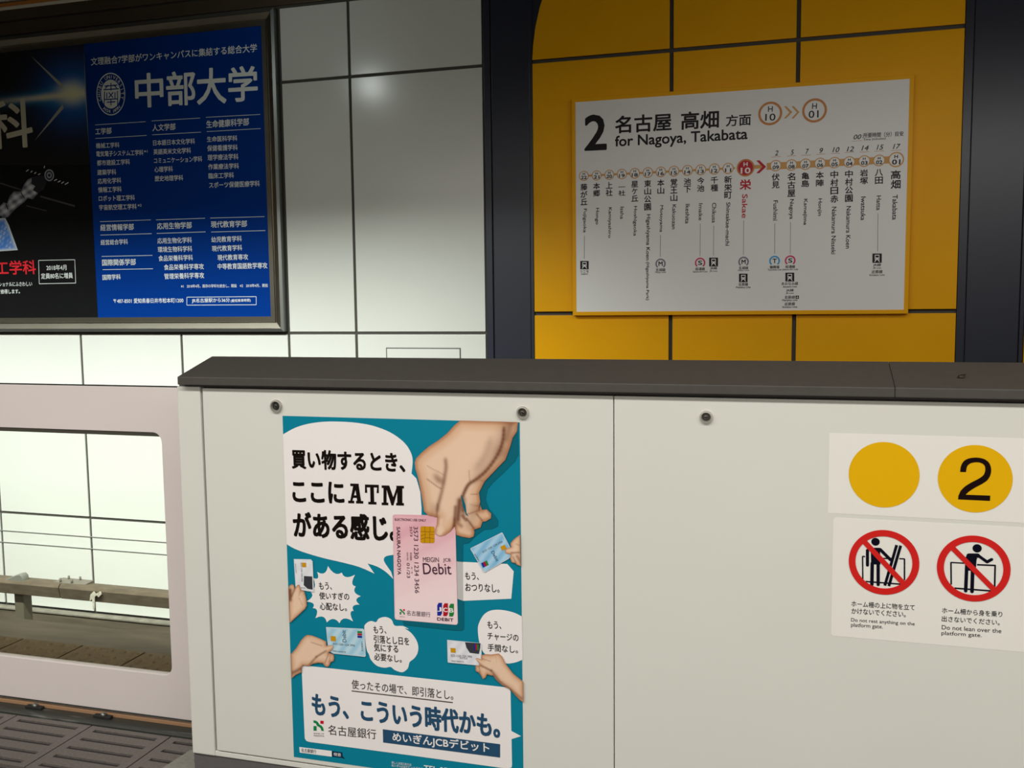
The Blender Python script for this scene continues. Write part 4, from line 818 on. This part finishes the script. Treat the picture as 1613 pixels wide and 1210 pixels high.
P.text('名古屋銀行', (152, 288), (425, 310), 58, ink('card_grey', 95, 88, 92, KG), L_); P.text('DEBIT', (503, 348), (692, 362), 36, kc, L_, .03)
bank_logo(P, L_(70, 215)[0], L_(70, 215)[1], 8.4); P.text('BANK OF NAGOYA', (72, 308), (130, 311), 10, kc, L_); P.done()
P = Print('card_chip', card, DP, 4, 'gold chip'); P.poly([J(*p) for p in ((418, 275), (430, 263), (555, 266), (567, 278), (567, 428), (555, 441), (432, 440), (418, 428))], gold)
for a, b in (((418, 320), (475, 320)), ((418, 365), (470, 350)), ((418, 400), (475, 385)), ((567, 322), (510, 322)), ((567, 350), (520, 350)), ((567, 395), (510, 385)), ((465, 265), (465, 318)), ((520, 265), (520, 322)), ((463, 440), (463, 385)), ((518, 440), (518, 385)), ((465, 320), (520, 322)), ((463, 385), (518, 385)), ((470, 325), (470, 380)), ((516, 325), (516, 380))): P.line(a, b, .6, gold_d, J)
P.done()
def three_bars(P, Z, x, y, w_, h_, sk, cols, lw):
    for i, (c, ch) in enumerate(zip(cols, 'JCB')):
        xx = x+i*w_*1.28; yy = y+i*sk
        P.poly([(xx+w_*.3, yy), (xx+w_, yy), (xx+w_, yy+h_*.82), (xx+w_*.75, yy+h_), (xx, yy+h_), (xx, yy+h_*.18)], c, Z)
    for i, ch in enumerate('JCB'):
        xx = x+i*w_*1.28; yy = y+i*sk; P.text(ch, (xx+w_*.05, yy+h_*.68), (xx+w_*.95, yy+h_*.69), h_*.34, lw, Z, .03)
jc = [ink('jcb_blue', 38, 48, 140, KG), ink('jcb_red', 165, 35, 45, KG), ink('jcb_green', 45, 120, 60, KG)]
P = Print('card_emblem', card, DP, 4, 'blue, red and green bars lettered JCB'); three_bars(P, L_, 504, 145, 54, 148, 5, jc, pw); P.done()
# the thumb lies over the card
tp = [Hh(560, 800), Hh(545, 1000), Hh(510, 1210)]
th = [J(468, 0), J(596, 165), J(592, 240), J(572, 300), J(575, 345), J(600, 366), J(640, 369), J(690, 352), J(740, 312), J(778, 262), J(800, 170), J(820, 0)]
# small cards
def small_card(name, pts, base, base2, lab, layer=4):
    P_ = [p for p in pts]
    def f(x, y, d): return mixc(base, base2, .5+.5*math.sin(x*.35+y*.25)) if d > .5 else kg(200, 205, 210)
    return shaded(name, ps, DP, layer, P_, f, step=2.6, label=lab)
c1 = small_card('small_card', [I(240, 738), I(438, 742), I(458, 765), I(474, 1122), I(320, 1098), I(262, 1090)], kg(212, 212, 216), kg(220, 220, 224), 'white card held upright')
P = Print('card_chip', c1, DP, 5); P.poly([(336, 780), (382, 782), (383, 833), (338, 832)], gold, I); P.done()
P = Print('card_lettering', c1, DP, 5); lk = ink('card_faint', 90, 90, 98, KG); P.text('3573 1230 1234 3456', (318, 780), (330, 1000), 16, lk, I); P.text('SAKURA NAGOYA', (256, 790), (262, 900), 9, lk, I); P.poly([(358, 935), (452, 940), (458, 1092), (400, 1082), (355, 1040)], ink('card_block', 60, 60, 66, KG), I); P.text('MEIGIN', (320, 1076), (372, 1080), 12, lk, I); P.done()
c2 = small_card('small_card', [K_(612, 424), K_(1040, 444), K_(1056, 460), K_(1072, 758), K_(1062, 770), K_(700, 732), K_(640, 700)], kg(150, 192, 212), kg(182, 210, 222), 'pale blue card held level at the left')
P = Print('card_chip', c2, DP, 5); P.poly([(664, 527), (722, 532), (727, 590), (668, 585)], gold, K_); P.done()
P = Print('card_lettering', c2, DP, 5); P.text('Debit', (848, 600), (838, 462), 44, nv, K_); P.text('3573 1230 1234 3456', (690, 628), (945, 650), 24, lk, K_); P.text('TARO NAGOYA', (690, 708), (842, 722), 15, lk, K_, .01); P.text('名古屋銀行', (1040, 705), (1036, 590), 18, lk, K_); P.done()
P = Print('card_emblem', c2, DP, 5); [P.poly([(975, 470+i*27), (1028, 473+i*27), (1028, 496+i*27), (975, 493+i*27)], c, K_) for i, c in enumerate(jc[::-1])]; P.done()
c3 = small_card('small_card', [J(1280, 328), J(1290, 336), J(1405, 555), J(1350, 610), J(1100, 752), J(1088, 750), J(947, 505), J(952, 494)], kg(120, 175, 208), kg(165, 200, 222), 'light blue card tilted at the right')
P = Print('card_chip', c3, DP, 5); P.poly([(1262, 480), (1310, 458), (1332, 500), (1285, 522)], gold, J); P.done()
P = Print('card_lettering', c3, DP, 5); P.text('Debit', (1165, 535), (1222, 640), 34, nv, J); P.text('3573 1230 1234 3456', (1080, 548), (1290, 430), 20, lk, J); P.text('名古屋銀行', (985, 560), (1035, 640), 16, lk, J); P.done()
P = Print('card_emblem', c3, DP, 5); [P.poly([(1060+i*20, 655-i*10), (1080+i*20, 645-i*10), (1102+i*20, 690-i*10), (1082+i*20, 702-i*10)], c, J) for i, c in enumerate(jc)]; P.done()
c4 = small_card('small_card', [L_(618, 572), L_(1008, 610), L_(1018, 640), L_(1012, 872), L_(960, 868), L_(632, 836), L_(624, 826)], kg(205, 207, 212), kg(220, 220, 224), 'white card held level at the right')
P = Print('card_chip', c4, DP, 5); P.poly([(656, 665), (713, 669), (718, 722), (660, 718)], gold, L_); P.done()
P = Print('card_lettering', c4, DP, 5); P.poly([(825, 600), (1002, 612), (1000, 660), (985, 735), (880, 722), (840, 660)], ink('card_block', 60, 60, 66, KG), L_); P.text('3573 1230 1234 3456', (660, 768), (905, 778), 26, lk, L_); P.text('TARO NAGOYA', (665, 822), (812, 834), 14, lk, L_, .01); P.text('01/23', (765, 790), (850, 797), 18, lk, L_); P.done()
P = Print('card_emblem', c4, DP, 6); [P.poly([(925+i*19, 622+i*2), (942+i*19, 624+i*2), (945+i*19, 690+i*2), (928+i*19, 688+i*2)], c, L_) for i, c in enumerate(jc)]; P.done()
# small hands
pl = lambda y: (pLx(y), y)
pr = lambda y: (pRx(y), y)
shaded('small_hand', ps, DP, 6, [pl(926)]+[I(*p) for p in ((190, 1048), (215, 1030), (240, 1038), (252, 1075), (285, 1038), (305, 1036), (318, 1075), (330, 1100), (360, 1112), (378, 1170), (386, 1210))]+[K_(*p) for p in ((390, 178), (370, 215), (290, 290), (200, 372))]+[pl(980.5)],
       skin([(I(280, 1080), I(240, 1200), 2.2, .6), (K_(330, 100), K_(250, 230), 4, .5)], 6, darks=[(I(195, 1100), I(190, 1200), 3.0, .8), (I(255, 1080), K_(215, 70), 1.6, .75), (K_(195, 0), K_(200, 110), 3, .8), (K_(300, 90), K_(340, 170), .8, .5), (I(320, 1090), K_(300, 60), .9, .4)]), step=1.5, label='small printed hand at the left edge')
shaded('small_hand', ps, DP, 6, [pl(1031)]+[K_(*p) for p in ((270, 665), (330, 570), (370, 530), (400, 515), (450, 522), (530, 552), (612, 590), (618, 640), (690, 632), (698, 652), (682, 690), (640, 722), (700, 742), (708, 780), (700, 815), (665, 832), (650, 870), (628, 886), (600, 875), (575, 842), (520, 838), (460, 850), (425, 872), (345, 868), (330, 900), (330, 945), (262, 978))]+[pl(1069)],
       skin([(K_(680, 650), K_(480, 720), 2.4, .7), (K_(400, 600), K_(300, 780), 6, .5), (K_(450, 550), K_(560, 590), 3, .4)], 7, darks=[(K_(610, 700), K_(500, 770), 1.6, .75), (K_(500, 770), K_(420, 860), 1.6, .7), (K_(440, 600), K_(560, 640), 1.0, .5), (K_(215, 960), K_(330, 900), 3, .8), (K_(640, 740), K_(600, 840), 1.0, .6), (K_(660, 760), K_(650, 830), .8, .5)]), step=1.5, label='small printed hand holding the level blue card')
shaded('small_hand', ps, DP, 6, [J(*p) for p in ((1400, 408), (1370, 445), (1378, 485), (1330, 498), (1312, 520), (1318, 548), (1375, 562), (1368, 600), (1385, 645), (1425, 655), (1440, 670))]+[pr(892), pr(842.5), J(1430, 382)],
       skin([(J(1340, 520), J(1430, 500), 2.2, .6)], 5, darks=[(J(1380, 545), J(1478, 540), 1.4, .7), (J(1400, 590), J(1430, 650), 1.2, .6), (J(1440, 580), J(1478, 640), 2.5, .6), (J(1430, 450), J(1478, 470), .9, .4)]), step=1.5, label='small printed hand holding the tilted card')
shaded('small_hand', ps, DP, 6, [L_(*p) for p in ((945, 788), (962, 780), (1010, 798), (1012, 750), (1060, 738), (1130, 742), (1215, 730), (1255, 770), (1295, 850), (1380, 960), (1492, 1052))]+[(pRx(1074), 1074), (pRx(1107), 1107)]+[N_(*p) for p in ((1450, 380), (1400, 328), (1345, 262), (1250, 215), (1190, 160), (1150, 105))]+[L_(*p) for p in ((1130, 985), (1080, 970), (1060, 1010), (1030, 1026), (1010, 985), (985, 952), (948, 932), (945, 870), (985, 868), (990, 850))],
       skin([(L_(960, 800), L_(1120, 880), 2.2, .7), (L_(1180, 800), L_(1330, 1000), 5, .5)], 7, darks=[(L_(1010, 870), L_(1130, 930), 1.6, .8), (L_(1130, 930), N_(1230, 180), 2.2, .7), (L_(1020, 790), L_(1120, 820), .8, .5), (L_(985, 880), L_(1000, 960), .9, .6), (L_(1180, 770), L_(1190, 830), .7, .4), (N_(1250, 190), N_(1480, 370), 2.4, .6)]), step=1.5, label='small printed hand at the lower right edge')
bpy.data.objects.remove(FO); bpy.data.curves.remove(FC)
